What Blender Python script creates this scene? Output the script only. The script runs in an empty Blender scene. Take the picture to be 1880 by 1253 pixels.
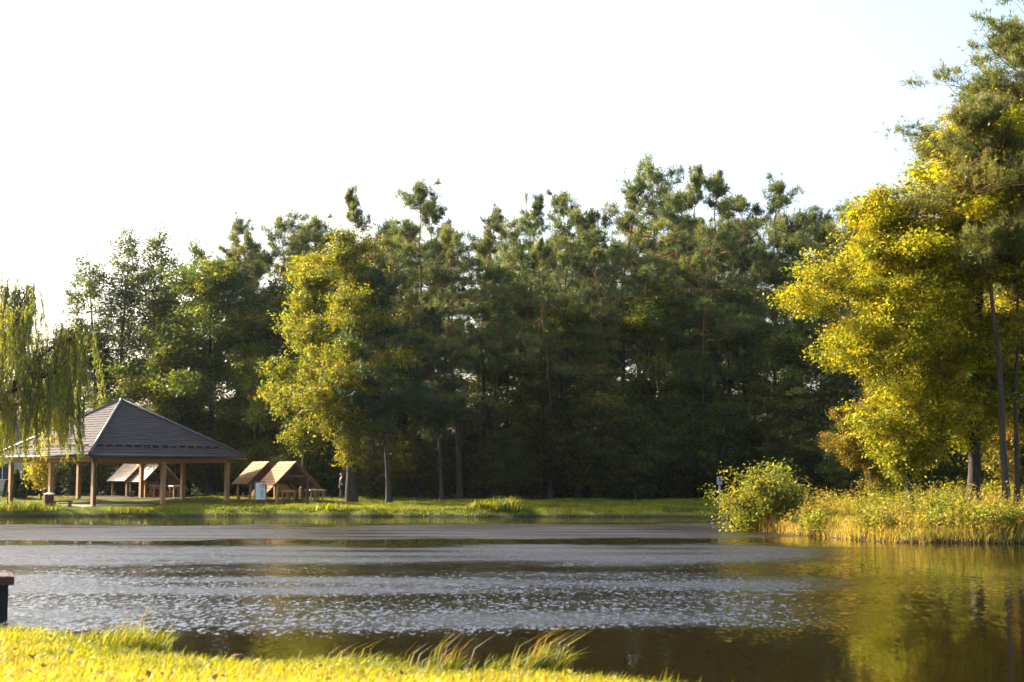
import bpy, math, random
import numpy as np
from mathutils import Vector, Matrix

# ------------------------------------------------------------------ camera, sky, sun, exposure
scene = bpy.context.scene
COL = scene.collection
R = math.radians
EYE = 2.0                       # eye height over the water, metres
F = 2611.0                      # focal length in photograph pixels (50 mm on a 36 mm sensor, 1880 px wide)
PITCH = math.atan((880 - 626.5) / F)

cam_d = bpy.data.cameras.new('camera')
cam = bpy.data.objects.new('camera', cam_d)
COL.objects.link(cam)
cam.location = (0, 0, EYE)
cam.rotation_euler = (math.pi / 2 + PITCH, 0, 0)
cam_d.lens = 50
cam_d.sensor_width = 36
cam_d.clip_start = 0.1
cam_d.clip_end = 6000
cam_d.dof.use_dof = True
cam_d.dof.focus_distance = 56
cam_d.dof.aperture_fstop = 2.0
scene.camera = cam

SUN_AZ = 62.0                   # degrees left of the view direction
SUN_EL = 26.5
world = bpy.data.worlds.new('World')
scene.world = world
world.use_nodes = True
wn = world.node_tree
sky = wn.nodes.new('ShaderNodeTexSky')
sky.sky_type = 'NISHITA'
sky.sun_disc = False
sky.sun_elevation = R(SUN_EL)
sky.sun_rotation = R(-SUN_AZ)
sky.air_density = 1.0
sky.dust_density = 5.0
sky.ozone_density = 1.2
wn.nodes['Background'].inputs['Strength'].default_value = 0.128
wn.links.new(sky.outputs[0], wn.nodes['Background'].inputs['Color'])

sun_d = bpy.data.lights.new('sun', 'SUN')
sun = bpy.data.objects.new('sun', sun_d)
COL.objects.link(sun)
sun_d.energy = 4.3
sun_d.angle = R(0.55)
sun_d.color = (1.0, 0.88, 0.69)
S = Vector((-math.sin(R(SUN_AZ)) * math.cos(R(SUN_EL)), math.cos(R(SUN_AZ)) * math.cos(R(SUN_EL)), math.sin(R(SUN_EL))))
sun.rotation_euler = S.to_track_quat('Z', 'Y').to_euler()

scene.view_settings.view_transform = 'Standard'
scene.view_settings.look = 'None'
scene.view_settings.exposure = 2.0
scene.view_settings.gamma = 1
scene.view_settings.use_curve_mapping = False
scene.render.engine = 'CYCLES'
scene.cycles.max_bounces = 6
scene.cycles.diffuse_bounces = 3
scene.cycles.glossy_bounces = 3
scene.cycles.transmission_bounces = 4
scene.cycles.transparent_max_bounces = 4
scene.cycles.use_denoising = True
scene.cycles.denoiser = 'OPENIMAGEDENOISE'
scene.cycles.denoising_input_passes = 'RGB_ALBEDO_NORMAL'
scene.cycles.denoising_prefilter = 'ACCURATE'
scene.cycles.sample_clamp_indirect = 6.0
scene.cycles.caustics_reflective = False
scene.cycles.caustics_refractive = False


# ------------------------------------------------------------------ helpers
def at(px, py, Y):
    """the point of the place seen at photograph pixel (px, py) that lies Y metres ahead"""
    x = (px - 940) / F
    y = (626.5 - py) / F
    c, s = math.cos(PITCH), math.sin(PITCH)
    d = Vector((x, c - y * s, s + y * c))
    k = Y / d.y
    return Vector((d.x * k, Y, EYE + d.z * k))


def tag(o, label=None, cat=None, group=None, kind=None):
    if label: o['label'] = label
    if cat: o['category'] = cat
    if group: o['group'] = group
    if kind: o['kind'] = kind
    return o


def empty(name, loc, rz=0.0):
    o = bpy.data.objects.new(name, None)
    o.empty_display_size = 0.3
    COL.objects.link(o)
    o.location = loc
    o.rotation_euler = (0, 0, rz)
    return o


def link(name, me, parent=None, loc=None):
    o = bpy.data.objects.new(name, me)
    COL.objects.link(o)
    if parent: o.parent = parent
    if loc is not None: o.location = loc
    return o


def mesh_np(name, V, quads=None, tris=None, mat=None, cols=None, smooth=False):
    me = bpy.data.meshes.new(name)
    V = np.asarray(V, dtype=np.float32)
    nq = 0 if quads is None else len(quads)
    nt = 0 if tris is None else len(tris)
    li = []
    if nq: li.append(np.asarray(quads, dtype=np.int32).ravel())
    if nt: li.append(np.asarray(tris, dtype=np.int32).ravel())
    li = np.concatenate(li)
    starts = np.concatenate([np.arange(nq) * 4, nq * 4 + np.arange(nt) * 3]).astype(np.int32)
    me.vertices.add(len(V))
    me.vertices.foreach_set('co', V.ravel())
    me.loops.add(len(li))
    me.loops.foreach_set('vertex_index', li)
    me.polygons.add(nq + nt)
    me.polygons.foreach_set('loop_start', starts)
    if smooth:
        me.polygons.foreach_set('use_smooth', np.ones(nq + nt, dtype=bool))
    me.update(calc_edges=True)
    if cols is not None:
        a = me.color_attributes.new('tint', 'FLOAT_COLOR', 'POINT')
        C4 = np.ones((len(V), 4), dtype=np.float32)
        C4[:, :3] = cols
        a.data.foreach_set('color', C4.ravel())
    if mat: me.materials.append(mat)
    return me


class MB:
    """collects boxes, bars and tubes into one mesh"""
    def __init__(self):
        self.v, self.f = [], []

    def add(self, vs, fs):
        n = len(self.v)
        self.v += [tuple(p) for p in vs]
        self.f += [[i + n for i in f] for f in fs]
        return self

    def box(self, x0, x1, y0, y1, z0, z1, M=None):
        vs = [Vector(p) for p in ((x0, y0, z0), (x1, y0, z0), (x1, y1, z0), (x0, y1, z0),
                                  (x0, y0, z1), (x1, y0, z1), (x1, y1, z1), (x0, y1, z1))]
        if M is not None: vs = [M @ p for p in vs]
        return self.add(vs, [[0, 3, 2, 1], [4, 5, 6, 7], [0, 1, 5, 4], [1, 2, 6, 5], [2, 3, 7, 6], [3, 0, 4, 7]])

    def bar(self, a, b, w, h, up=Vector((0, 0, 1))):
        """a beam of section w x h from a to b"""
        a, b = Vector(a), Vector(b)
        d = (b - a).normalized()
        if abs(d.dot(up)) > 0.98: up = Vector((0, 1, 0))
        s = d.cross(up).normalized()
        u = s.cross(d).normalized()
        vs = []
        for p in (a, b):
            for i, j in ((-1, -1), (1, -1), (1, 1), (-1, 1)):
                vs.append(p + s * i * w / 2 + u * j * h / 2)
        return self.add(vs, [[0, 1, 2, 3], [7, 6, 5, 4], [0, 4, 5, 1], [1, 5, 6, 2], [2, 6, 7, 3], [3, 7, 4, 0]])

    def tube(self, pts, rad, n=10, cap=True):
        pts = [Vector(p) for p in pts]
        if not hasattr(rad, '__len__'): rad = [rad] * len(pts)
        vs, fs = [], []
        for i, p in enumerate(pts):
            d = (pts[min(i + 1, len(pts) - 1)] - pts[max(i - 1, 0)]).normalized()
            r = Vector((1, 0, 0)) if abs(d.x) < 0.8 else Vector((0, 1, 0))
            s = d.cross(r).normalized()
            u = d.cross(s)
            for k in range(n):
                a = 2 * math.pi * k / n
                vs.append(p + (s * math.cos(a) + u * math.sin(a)) * rad[i])
        for i in range(len(pts) - 1):
            for k in range(n):
                fs.append([i * n + k, i * n + (k + 1) % n, (i + 1) * n + (k + 1) % n, (i + 1) * n + k])
        if cap:
            fs.append(list(range(n))[::-1])
            fs.append([(len(pts) - 1) * n + k for k in range(n)])
        return self.add(vs, fs)

    def mesh(self, name, mat, smooth=False):
        me = bpy.data.meshes.new(name)
        me.from_pydata(self.v, [], self.f)
        me.materials.append(mat)
        if smooth:
            for p in me.polygons: p.use_smooth = len(p.vertices) == 4
        me.update()
        return me

    def build(self, name, mat, parent=None, smooth=False):
        return link(name, self.mesh(name, mat, smooth), parent)


# ------------------------------------------------------------------ materials
def new_mat(name):
    m = bpy.data.materials.new(name)
    m.use_nodes = True
    nt = m.node_tree
    for n in list(nt.nodes): nt.nodes.remove(n)
    out = nt.nodes.new('ShaderNodeOutputMaterial')
    return m, nt, out


def N(nt, kind, **kw):
    n = nt.nodes.new(kind)
    for k, v in kw.items():
        if k in n.inputs: n.inputs[k].default_value = v
        else: setattr(n, k, v)
    return n


def math_node(nt, op, a, b=None, c=None, clamp=False):
    n = nt.nodes.new('ShaderNodeMath')
    n.operation = op
    n.use_clamp = clamp
    for i, x in enumerate((a, b, c)):
        if x is None: continue
        if isinstance(x, (int, float)): n.inputs[i].default_value = x
        else: nt.links.new(x, n.inputs[i])
    return n.outputs[0]


def mix_col(nt, fac, a, b, blend='MIX'):
    n = nt.nodes.new('ShaderNodeMix')
    n.data_type = 'RGBA'
    n.blend_type = blend
    for i, x in ((0, fac), (6, a), (7, b)):
        if isinstance(x, (int, float)): n.inputs[i].default_value = x
        elif isinstance(x, tuple): n.inputs[i].default_value = (*x, 1)
        else: nt.links.new(x, n.inputs[i])
    return n.outputs[2]


def leaf_mat(name, trans=0.45, rough=0.5, spec=0.25, var=0.10, warm=(1.12, 1.14, 0.5)):
    m, nt, out = new_mat(name)
    at_ = N(nt, 'ShaderNodeAttribute', attribute_name='tint')
    oi = N(nt, 'ShaderNodeObjectInfo')
    hsv = N(nt, 'ShaderNodeHueSaturation')
    nt.links.new(at_.outputs['Color'], hsv.inputs['Color'])
    nt.links.new(math_node(nt, 'MULTIPLY_ADD', oi.outputs['Random'], var * 0.22, 0.5 - var * 0.11), hsv.inputs['Hue'])
    r2 = math_node(nt, 'FRACT', math_node(nt, 'MULTIPLY', oi.outputs['Random'], 7.31))
    nt.links.new(math_node(nt, 'MULTIPLY_ADD', r2, var * 3, 1 - var * 1.5), hsv.inputs['Value'])
    p = N(nt, 'ShaderNodeBsdfPrincipled')
    nt.links.new(hsv.outputs[0], p.inputs['Base Color'])
    p.inputs['Roughness'].default_value = rough
    p.inputs['Specular IOR Level'].default_value = spec
    t = N(nt, 'ShaderNodeBsdfTranslucent')
    nt.links.new(mix_col(nt, 1.0, hsv.outputs[0], warm, 'MULTIPLY'), t.inputs['Color'])
    mx = N(nt, 'ShaderNodeMixShader')
    mx.inputs[0].default_value = trans
    nt.links.new(p.outputs[0], mx.inputs[1])
    nt.links.new(t.outputs[0], mx.inputs[2])
    nt.links.new(mx.outputs[0], out.inputs['Surface'])
    return m


def solid_mat(name, c1, c2, scale=8, rough=0.7, stretch=(1, 1, 1), bump=0.0, metal=0.0, spec=0.3, detail=5, world_space=False):
    """two tones blended by a stretched noise, with a light bump"""
    m, nt, out = new_mat(name)
    tc = N(nt, 'ShaderNodeTexCoord')
    mp = N(nt, 'ShaderNodeMapping')
    mp.inputs['Scale'].default_value = stretch
    if world_space:
        g = N(nt, 'ShaderNodeNewGeometry')
        nt.links.new(g.outputs['Position'], mp.inputs['Vector'])
    else:
        nt.links.new(tc.outputs['Object'], mp.inputs['Vector'])
    nz = N(nt, 'ShaderNodeTexNoise', Scale=scale, Detail=detail, Roughness=0.6)
    nt.links.new(mp.outputs[0], nz.inputs['Vector'])
    rp = N(nt, 'ShaderNodeValToRGB')
    rp.color_ramp.elements[0].position = 0.33
    rp.color_ramp.elements[1].position = 0.67
    rp.color_ramp.elements[0].color = (*c1, 1)
    rp.color_ramp.elements[1].color = (*c2, 1)
    nt.links.new(nz.outputs['Fac'], rp.inputs[0])
    p = N(nt, 'ShaderNodeBsdfPrincipled')
    p.inputs['Roughness'].default_value = rough
    p.inputs['Metallic'].default_value = metal
    p.inputs['Specular IOR Level'].default_value = spec
    nt.links.new(rp.outputs[0], p.inputs['Base Color'])
    if bump:
        b = N(nt, 'ShaderNodeBump')
        b.inputs['Strength'].default_value = 0.8
        b.inputs['Distance'].default_value = bump
        nt.links.new(nz.outputs['Fac'], b.inputs['Height'])
        nt.links.new(b.outputs[0], p.inputs['Normal'])
    nt.links.new(p.outputs[0], out.inputs['Surface'])
    return m


M_LEAF = leaf_mat('broad_leaf', trans=0.5)
M_NEEDLE = leaf_mat('pine_needles', trans=0.5, rough=0.45, spec=0.3, var=0.12, warm=(1.15, 1.1, 0.6))
M_GRASS = leaf_mat('grass_blades', trans=0.5, rough=0.5, spec=0.2, var=0.0, warm=(1.2, 1.1, 0.45))
M_BARK = solid_mat('grey_bark', (0.02, 0.016, 0.013), (0.065, 0.053, 0.042), 6, 0.9, (1, 1, 0.15), 0.03)
M_OAKBARK = solid_mat('oak_bark', (0.018, 0.014, 0.011), (0.06, 0.048, 0.036), 7, 0.9, (1, 1, 0.12), 0.03)


def pine_bark():
    m, nt, out = new_mat('pine_bark')
    tc = N(nt, 'ShaderNodeTexCoord')
    sx = N(nt, 'ShaderNodeSeparateXYZ')
    nt.links.new(tc.outputs['Generated'], sx.inputs[0])
    mp = N(nt, 'ShaderNodeMapping')
    mp.inputs['Scale'].default_value = (1, 1, 0.2)
    nt.links.new(tc.outputs['Object'], mp.inputs['Vector'])
    nz = N(nt, 'ShaderNodeTexNoise', Scale=8, Detail=5)
    nt.links.new(mp.outputs[0], nz.inputs['Vector'])
    low = mix_col(nt, nz.outputs['Fac'], (0.016, 0.012, 0.010), (0.06, 0.043, 0.032))
    top = mix_col(nt, nz.outputs['Fac'], (0.12, 0.045, 0.02), (0.34, 0.15, 0.065))
    f = math_node(nt, 'MULTIPLY_ADD', sx.outputs['Z'], 3.4, -1.5, clamp=True)
    p = N(nt, 'ShaderNodeBsdfPrincipled', Roughness=0.85)
    nt.links.new(mix_col(nt, f, low, top), p.inputs['Base Color'])
    nt.links.new(p.outputs[0], out.inputs['Surface'])
    return m


M_PBARK = pine_bark()
M_POST = solid_mat('oiled_timber', (0.29, 0.15, 0.08), (0.39, 0.21, 0.115), 5, 0.6, (6, 6, 0.4), 0.004)
M_PLANK = solid_mat('weathered_planks', (0.25, 0.13, 0.055), (0.38, 0.21, 0.09), 6, 0.75, (0.5, 6, 6), 0.006)
M_PLANKPALE = solid_mat('pale_planks', (0.42, 0.33, 0.24), (0.60, 0.49, 0.38), 6, 0.75, (0.5, 6, 6), 0.006)
M_SHED = solid_mat('brown_timber', (0.12, 0.055, 0.03), (0.22, 0.11, 0.06), 6, 0.75, (3, 3, 0.6), 0.004)
M_RED = solid_mat('red_brown_board', (0.055, 0.014, 0.011), (0.09, 0.022, 0.017), 5, 0.5, (0.6, 4, 4), 0.004)
M_DARKWOOD = solid_mat('dark_timber', (0.008, 0.006, 0.006), (0.018, 0.014, 0.012), 6, 0.6, (1, 1, 0.5), 0.006)  # near-black; on the jetty skirt it also stands in for shade
M_TILE = solid_mat('grey_brown_roof_tile', (0.038, 0.029, 0.028), (0.060, 0.046, 0.044), 1.2, 0.65, (1, 1, 1), 0.002, 0.0, 0.2)
M_METAL = solid_mat('dark_sheet_metal', (0.045, 0.045, 0.05), (0.07, 0.07, 0.075), 4, 0.35, (1, 1, 1), 0.0, 0.6)
M_CAP = solid_mat('ridge_metal', (0.10, 0.092, 0.095), (0.15, 0.138, 0.14), 4, 0.3, (1, 1, 1), 0.0, 0.7)
M_CONC = solid_mat('pale_concrete', (0.36, 0.33, 0.29), (0.50, 0.47, 0.42), 5, 0.85, (1, 1, 1), 0.003)
M_WALL = solid_mat('beige_render', (0.50, 0.44, 0.37), (0.56, 0.50, 0.43), 2, 0.9, (1, 1, 1), 0.002)
M_WHITE = solid_mat('white_paint', (0.72, 0.72, 0.70), (0.80, 0.80, 0.78), 6, 0.5)
M_SIGN = solid_mat('shaded_white_plate', (0.26, 0.26, 0.27), (0.40, 0.40, 0.40), 5, 0.6)  # white lowered to grey, standing in for the shade on the sign
M_GLASS = solid_mat('dark_window_glass', (0.02, 0.024, 0.03), (0.035, 0.04, 0.05), 2, 0.08, spec=0.6)
M_STEEL = solid_mat('galvanised_steel', (0.30, 0.29, 0.28), (0.42, 0.40, 0.38), 12, 0.35, metal=0.8)


# ------------------------------------------------------------------ pond outline, ground
rs0 = np.random.RandomState(5)
POND = np.array([(-60, 45), (-32, 27), (-16, 21), (-10, 20), (-7.1, 19.4), (-5.1, 17.7), (-4.0, 16.2), (-3.0, 15.6),
                 (-1.4, 15.2), (-0.5, 14.8), (0.34, 14.4), (1.6, 13.6), (2.7, 12.6), (4.3, 12.2), (8, 13.5), (18, 20), (27, 28), (26, 37),
                 (19, 43.6), (16.1, 44.4), (13.2, 45.2), (10.9, 47.3), (10.7, 51), (10.3, 53.2), (9.3, 55.0), (8.6, 56.8),
                 (9.6, 59), (12.5, 62), (15.5, 66), (15, 71), (11, 75), (4, 76.2), (0, 75.6), (-6, 76.5), (-12, 77.3),
                 (-18, 77.2), (-24, 77.0), (-30, 76.8), (-38, 78), (-52, 76), (-66, 62)], dtype=float)


def sd_pond(P):
    """signed distance of (n,2) points to the shore, positive on land"""
    d = np.full(len(P), 1e9)
    inside = np.zeros(len(P), bool)
    A = POND
    B = np.roll(POND, -1, 0)
    for a, b in zip(A, B):
        e = b - a
        w = P - a
        t = np.clip((w @ e) / (e @ e), 0, 1)
        q = w - t[:, None] * e
        d = np.minimum(d, np.hypot(q[:, 0], q[:, 1]))
        c1 = (a[1] <= P[:, 1]) & (b[1] > P[:, 1])
        c2 = (a[1] > P[:, 1]) & (b[1] <= P[:, 1])
        cr = e[0] * w[:, 1] - e[1] * w[:, 0]
        inside ^= (c1 & (cr > 0)) | (c2 & (cr < 0))
    return np.where(inside, -d, d)


def lump(P, f, seed):
    r = np.random.RandomState(seed)
    z = np.zeros(len(P))
    for k in range(7):
        a = r.uniform(0, 6.28)
        w = f * (0.6 + 1.5 * r.rand())
        z += np.sin((P[:, 0] * math.cos(a) + P[:, 1] * math.sin(a)) * w + r.uniform(0, 6.28))
    return z / 7 ** 0.5


def ground(P):
    P = np.atleast_2d(np.asarray(P, dtype=float))[:, :2]
    d = sd_pond(P) + 0.27 * lump(P, 1.6, 3)
    out = 0.42 * (1 - np.exp(-np.maximum(d, 0) / 0.38))
    t = np.clip((d - 2) / 14, 0, 1)
    out += 0.34 * t * t * (3 - 2 * t)
    out += 0.05 * lump(P, 0.9, 8) * np.clip(d / 2, 0, 1) + 0.018 * lump(P, 4.0, 9) * np.clip(d, 0, 1)
    near = P[:, 1] < 24
    out = np.where(near & (d > 0), 0.10 * (1 - np.exp(-np.maximum(d, 0) / 0.4)) + 0.035 * np.minimum(d, 9) + 0.012 * lump(P, 2.0, 4) * np.clip(d, 0, 1), out)
    return np.where(d > 0, out, np.maximum(d * 0.4, -1.1))


def gz(x, y):
    return float(ground([(x, y)])[0])


def axis(segs):
    a = []
    for lo, hi, st in segs:
        a += list(np.arange(lo, hi, st))
    return np.array(a + [segs[-1][1]])


def ground_mat():
    m, nt, out = new_mat('earth_and_turf')
    g = N(nt, 'ShaderNodeNewGeometry')
    sx = N(nt, 'ShaderNodeSeparateXYZ')
    nt.links.new(g.outputs['Position'], sx.inputs[0])
    n1 = N(nt, 'ShaderNodeTexNoise', Scale=1.6, Detail=6, Roughness=0.65)
    n2 = N(nt, 'ShaderNodeTexNoise', Scale=0.35, Detail=3)
    nt.links.new(g.outputs['Position'], n1.inputs['Vector'])
    nt.links.new(g.outputs['Position'], n2.inputs['Vector'])
    turf = mix_col(nt, n1.outputs['Fac'], (0.06, 0.085, 0.012), (0.17, 0.18, 0.025))
    litter = mix_col(nt, n1.outputs['Fac'], (0.03, 0.02, 0.012), (0.11, 0.07, 0.03))
    wood = math_node(nt, 'MULTIPLY_ADD', math_node(nt, 'MULTIPLY_ADD', n2.outputs['Fac'], 8.0, sx.outputs['Y']), 0.3, -28.2, clamp=True)
    c = mix_col(nt, wood, turf, litter)
    mud_shade = math_node(nt, 'MULTIPLY_ADD', sx.outputs['Z'], -9.0, 1.6, clamp=True)  # waterline mud, carried up the bank face to put its shade into colour
    c = mix_col(nt, mud_shade, c, (0.035, 0.025, 0.014))
    p = N(nt, 'ShaderNodeBsdfPrincipled', Roughness=0.95)
    p.inputs['Specular IOR Level'].default_value = 0.1
    nt.links.new(c, p.inputs['Base Color'])
    b = N(nt, 'ShaderNodeBump', Strength=0.6, Distance=0.05)
    nt.links.new(n1.outputs['Fac'], b.inputs['Height'])
    nt.links.new(b.outputs[0], p.inputs['Normal'])
    nt.links.new(p.outputs[0], out.inputs['Surface'])
    return m


ax = axis([(-3000, -400, 260), (-400, -70, 15), (-70, -30, 1.0), (-30, -11, 0.4), (-11, 6, 0.2), (6, 26, 0.4), (26, 70, 1.2), (70, 400, 15), (400, 3000, 260)])
ay = axis([(-400, -20, 20), (-20, 8, 1.0), (8, 22, 0.2), (22, 42, 0.8), (42, 100, 0.4), (100, 150, 2), (150, 420, 15), (420, 5000, 300)])
GX, GY = np.meshgrid(ax, ay)
P = np.stack([GX.ravel(), GY.ravel()], 1)
Z = np.full(len(P), 0.74)
nearm = (np.abs(P[:, 0]) < 75) & (P[:, 1] > -25) & (P[:, 1] < 155)
Z[nearm] = ground(P[nearm])
nx, ny = len(ax), len(ay)
I = np.arange(nx * ny).reshape(ny, nx)
Q = np.stack([I[:-1, :-1], I[:-1, 1:], I[1:, 1:], I[1:, :-1]], -1).reshape(-1, 4)
tag(link('ground', mesh_np('ground', np.column_stack([P, Z]), Q, mat=ground_mat(), smooth=True)), kind='structure')


# ------------------------------------------------------------------ water
def water_mat():
    m, nt, out = new_mat('pond_water')
    g = N(nt, 'ShaderNodeNewGeometry')
    sx = N(nt, 'ShaderNodeSeparateXYZ')
    nt.links.new(g.outputs['Position'], sx.inputs[0])
    X, Y = sx.outputs['X'], sx.outputs['Y']

    def noise(scale, sxy, detail=2.0, rough=0.5):
        mp = N(nt, 'ShaderNodeMapping')
        mp.inputs['Scale'].default_value = (*sxy, 1)
        nt.links.new(g.outputs['Position'], mp.inputs['Vector'])
        n = N(nt, 'ShaderNodeTexNoise', Scale=scale, Detail=detail, Roughness=rough)
        nt.links.new(mp.outputs[0], n.inputs['Vector'])
        return n
    at_ = N(nt, 'ShaderNodeAttribute', attribute_name='tint')
    chan = N(nt, 'ShaderNodeSeparateColor')
    nt.links.new(at_.outputs['Color'], chan.inputs[0])
    mask = chan.outputs[0]          # how ruffled
    coarse = chan.outputs[1]        # longer wavelets where the wind has had less room
    # slopes of the wavelets
    a = noise(8.0, (1.25, 0.45), 2.5, 0.6)
    b = noise(15.0, (1.2, 0.5), 1.0, 0.5)
    va = N(nt, 'ShaderNodeVectorMath', operation='SUBTRACT')
    nt.links.new(a.outputs['Color'], va.inputs[0])
    va.inputs[1].default_value = (0.5, 0.5, 0.5)
    vb = N(nt, 'ShaderNodeVectorMath', operation='SUBTRACT')
    nt.links.new(b.outputs['Color'], vb.inputs[0])
    vb.inputs[1].default_value = (0.5, 0.5, 0.5)
    ad = N(nt, 'ShaderNodeVectorMath', operation='ADD')
    nt.links.new(va.outputs[0], ad.inputs[0])
    nt.links.new(vb.outputs[0], ad.inputs[1])
    sc = N(nt, 'ShaderNodeVectorMath', operation='SCALE')
    nt.links.new(ad.outputs[0], sc.inputs[0])
    nt.links.new(math_node(nt, 'MULTIPLY_ADD', mask, math_node(nt, 'MULTIPLY_ADD', coarse, 0.45, 0.72), 0.016), sc.inputs['Scale'])
    ml = N(nt, 'ShaderNodeVectorMath', operation='MULTIPLY')
    nt.links.new(sc.outputs[0], ml.inputs[0])
    ml.inputs[1].default_value = (1, 1, 0)
    nn = N(nt, 'ShaderNodeVectorMath', operation='ADD')
    nt.links.new(ml.outputs[0], nn.inputs[0])
    nt.links.new(g.outputs['Normal'], nn.inputs[1])
    nz = N(nt, 'ShaderNodeVectorMath', operation='NORMALIZE')
    nt.links.new(nn.outputs[0], nz.inputs[0])
    p = N(nt, 'ShaderNodeBsdfPrincipled', Roughness=0.03, IOR=1.45)
    nt.links.new(math_node(nt, 'MULTIPLY_ADD', mask, math_node(nt, 'MULTIPLY_ADD', coarse, -0.13, 0.41), 0.03), p.inputs['Roughness'])
    p.inputs['Base Color'].default_value = (0.012, 0.008, 0.0022, 1)
    p.inputs['Specular IOR Level'].default_value = 0.5
    nt.links.new(nz.outputs[0], p.inputs['Normal'])
    nt.links.new(p.outputs[0], out.inputs['Surface'])
    return m


# the wind lies in lanes across the pond: calm and ruffled strips, and a lee under the right bank
LANES = [(12.0, 0.02), (16.0, 0.04), (18.2, 0.10), (19.0, 0.35), (19.8, 0.9), (22.4, 0.95), (23.1, 0.6), (25.2, 0.55), (26, 1.0), (29.3, 1.0), (30.8, 0.45), (33.4, 0.38), (36.2, 1.0),
         (42.8, 1.0), (45.2, 0.16), (47.6, 0.14), (49.4, 1.0), (60, 1.0), (63, 0.9), (64.5, 0.10), (80, 0.06)]


def wind(P):
    x, y = P[:, 0], P[:, 1]
    yy = y + (0.3 + y * 0.020) * lump(P * [0.55, 0.5], 0.20, 51) + (0.15 + 0.010 * y) * lump(P * [0.7, 1], 0.8, 52) + 0.006 * y * lump(P, 3.0, 55)
    m = np.interp(yy, [a for a, b in LANES], [b for a, b in LANES])
    lee = x - 0.215 * y + 0.9 * lump(P * [0.6, 1], 0.5, 53)
    m *= 0.06 + 0.94 / (1 + np.exp(np.clip(lee / (0.35 + 0.012 * y), -30, 30)))
    m *= np.clip(0.84 + 0.24 * lump(P * [0.6, 1.0], 1.2, 54), 0.25, 1.3)
    return np.clip(m, 0, 1.2)


xs = axis([(-76, -30, 3), (-30, 19, 0.12), (19, 36, 1.5)])
ys = axis([(9, 13, 1.0), (13, 30, 0.07), (30, 66, 0.12), (66, 85, 0.6)])
WX, WY = np.meshgrid(xs, ys)
WP = np.stack([WX.ravel(), WY.ravel()], 1)
WM = wind(WP)
rw = np.random.RandomState(77)
WZ = np.zeros(len(WP))
for k in range(46):
    lam = 0.30 * (0.9 / 0.30) ** rw.rand()
    th = rw.normal(math.pi / 2 + 0.25, 0.75)
    WZ += 0.0016 * lam ** 1.0 * np.sin((WP[:, 0] * math.cos(th) + WP[:, 1] * math.sin(th)) * 2 * math.pi / lam + rw.uniform(0, 6.28))
WZ *= WM * (np.abs(WP[:, 0] + 5.5) < 24.4) * (WP[:, 1] < 66)
I = np.arange(len(xs) * len(ys)).reshape(len(ys), len(xs))
Q = np.stack([I[:-1, :-1], I[:-1, 1:], I[1:, 1:], I[1:, :-1]], -1).reshape(-1, 4)
tag(link('water', mesh_np('water', np.column_stack([WP, WZ]), Q, mat=water_mat(), cols=np.column_stack([WM, np.clip((48 - WP[:, 1]) / 24, 0, 1), WM]), smooth=True)), kind='structure')


# ------------------------------------------------------------------ plant geometry
def unit(v):
    return v / np.maximum(np.linalg.norm(v, axis=-1, keepdims=True), 1e-9)


def leaf_quads(rs, C, size, up=0.5, aspect=0.62, droop=0.0):
    """one rhombic leaf at each point of C"""
    n = len(C)
    nrm = rs.normal(size=(n, 3))
    nrm[:, 2] = np.abs(nrm[:, 2]) + up
    nrm = unit(nrm)
    a = unit(np.cross(nrm, rs.normal(size=(n, 3))))
    if droop:
        a[:, 2] -= droop
        a = unit(a)
    b = unit(np.cross(nrm, a))
    L = (size * np.exp(rs.normal(0, 0.25, n)))[:, None]
    tip = C + a * L * 0.5
    base = C - a * L * 0.5
    fold = nrm * L * 0.12
    s1 = C + b * L * 0.5 * aspect + fold
    s2 = C - b * L * 0.5 * aspect + fold
    V = np.stack([base, s1, tip, s2], 1).reshape(-1, 3)
    return V, np.arange(n * 4).reshape(n, 4)


def palette_mix(rs, pal, n, mean=None, spread=0.2):
    """n colours along a palette, around mean (0..1)"""
    pal = np.asarray(pal, float)
    t = np.clip((rs.rand(n) if mean is None else mean) + rs.normal(0, spread, n), 0, 1) * (len(pal) - 1)
    i = np.minimum(t.astype(int), len(pal) - 2)
    f = (t - i)[:, None]
    c = pal[i] * (1 - f) + pal[i + 1] * f
    return c * np.exp(rs.normal(0, 0.18, n))[:, None]


def tube_np(pts, rad, n):
    pts = np.asarray(pts, float)
    k = len(pts)
    d = unit(np.gradient(pts, axis=0))
    ref = np.where(np.abs(d[:, 2:3]) > 0.9, np.array([[1.0, 0, 0]]), np.array([[0, 0, 1.0]]))
    s = unit(np.cross(d, ref))
    u = np.cross(d, s)
    a = np.arange(n) * 2 * np.pi / n
    V = pts[:, None] + (s[:, None] * np.cos(a)[None, :, None] + u[:, None] * np.sin(a)[None, :, None]) * np.asarray(rad)[:, None, None]
    I = np.arange(k * n).reshape(k, n)
    J = np.roll(I, -1, 1)
    Q = np.stack([I[:-1], J[:-1], J[1:], I[1:]], -1).reshape(-1, 4)
    return V.reshape(-1, 3), Q


def join(parts):
    V, Q, o = [], [], 0
    for v, q in parts:
        V.append(v)
        Q.append(q + o)
        o += len(v)
    return np.concatenate(V), np.concatenate(Q)


def trunk_line(rs, H, bend, lean, n=9):
    t = np.linspace(0, 1, n)
    w = np.cumsum(rs.normal(0, bend, (n, 2)), 0)
    w -= w[0]
    return np.column_stack([lean[0] * t ** 1.3 * H + w[:, 0] * t, lean[1] * t ** 1.3 * H + w[:, 1] * t, t * H])


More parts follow.
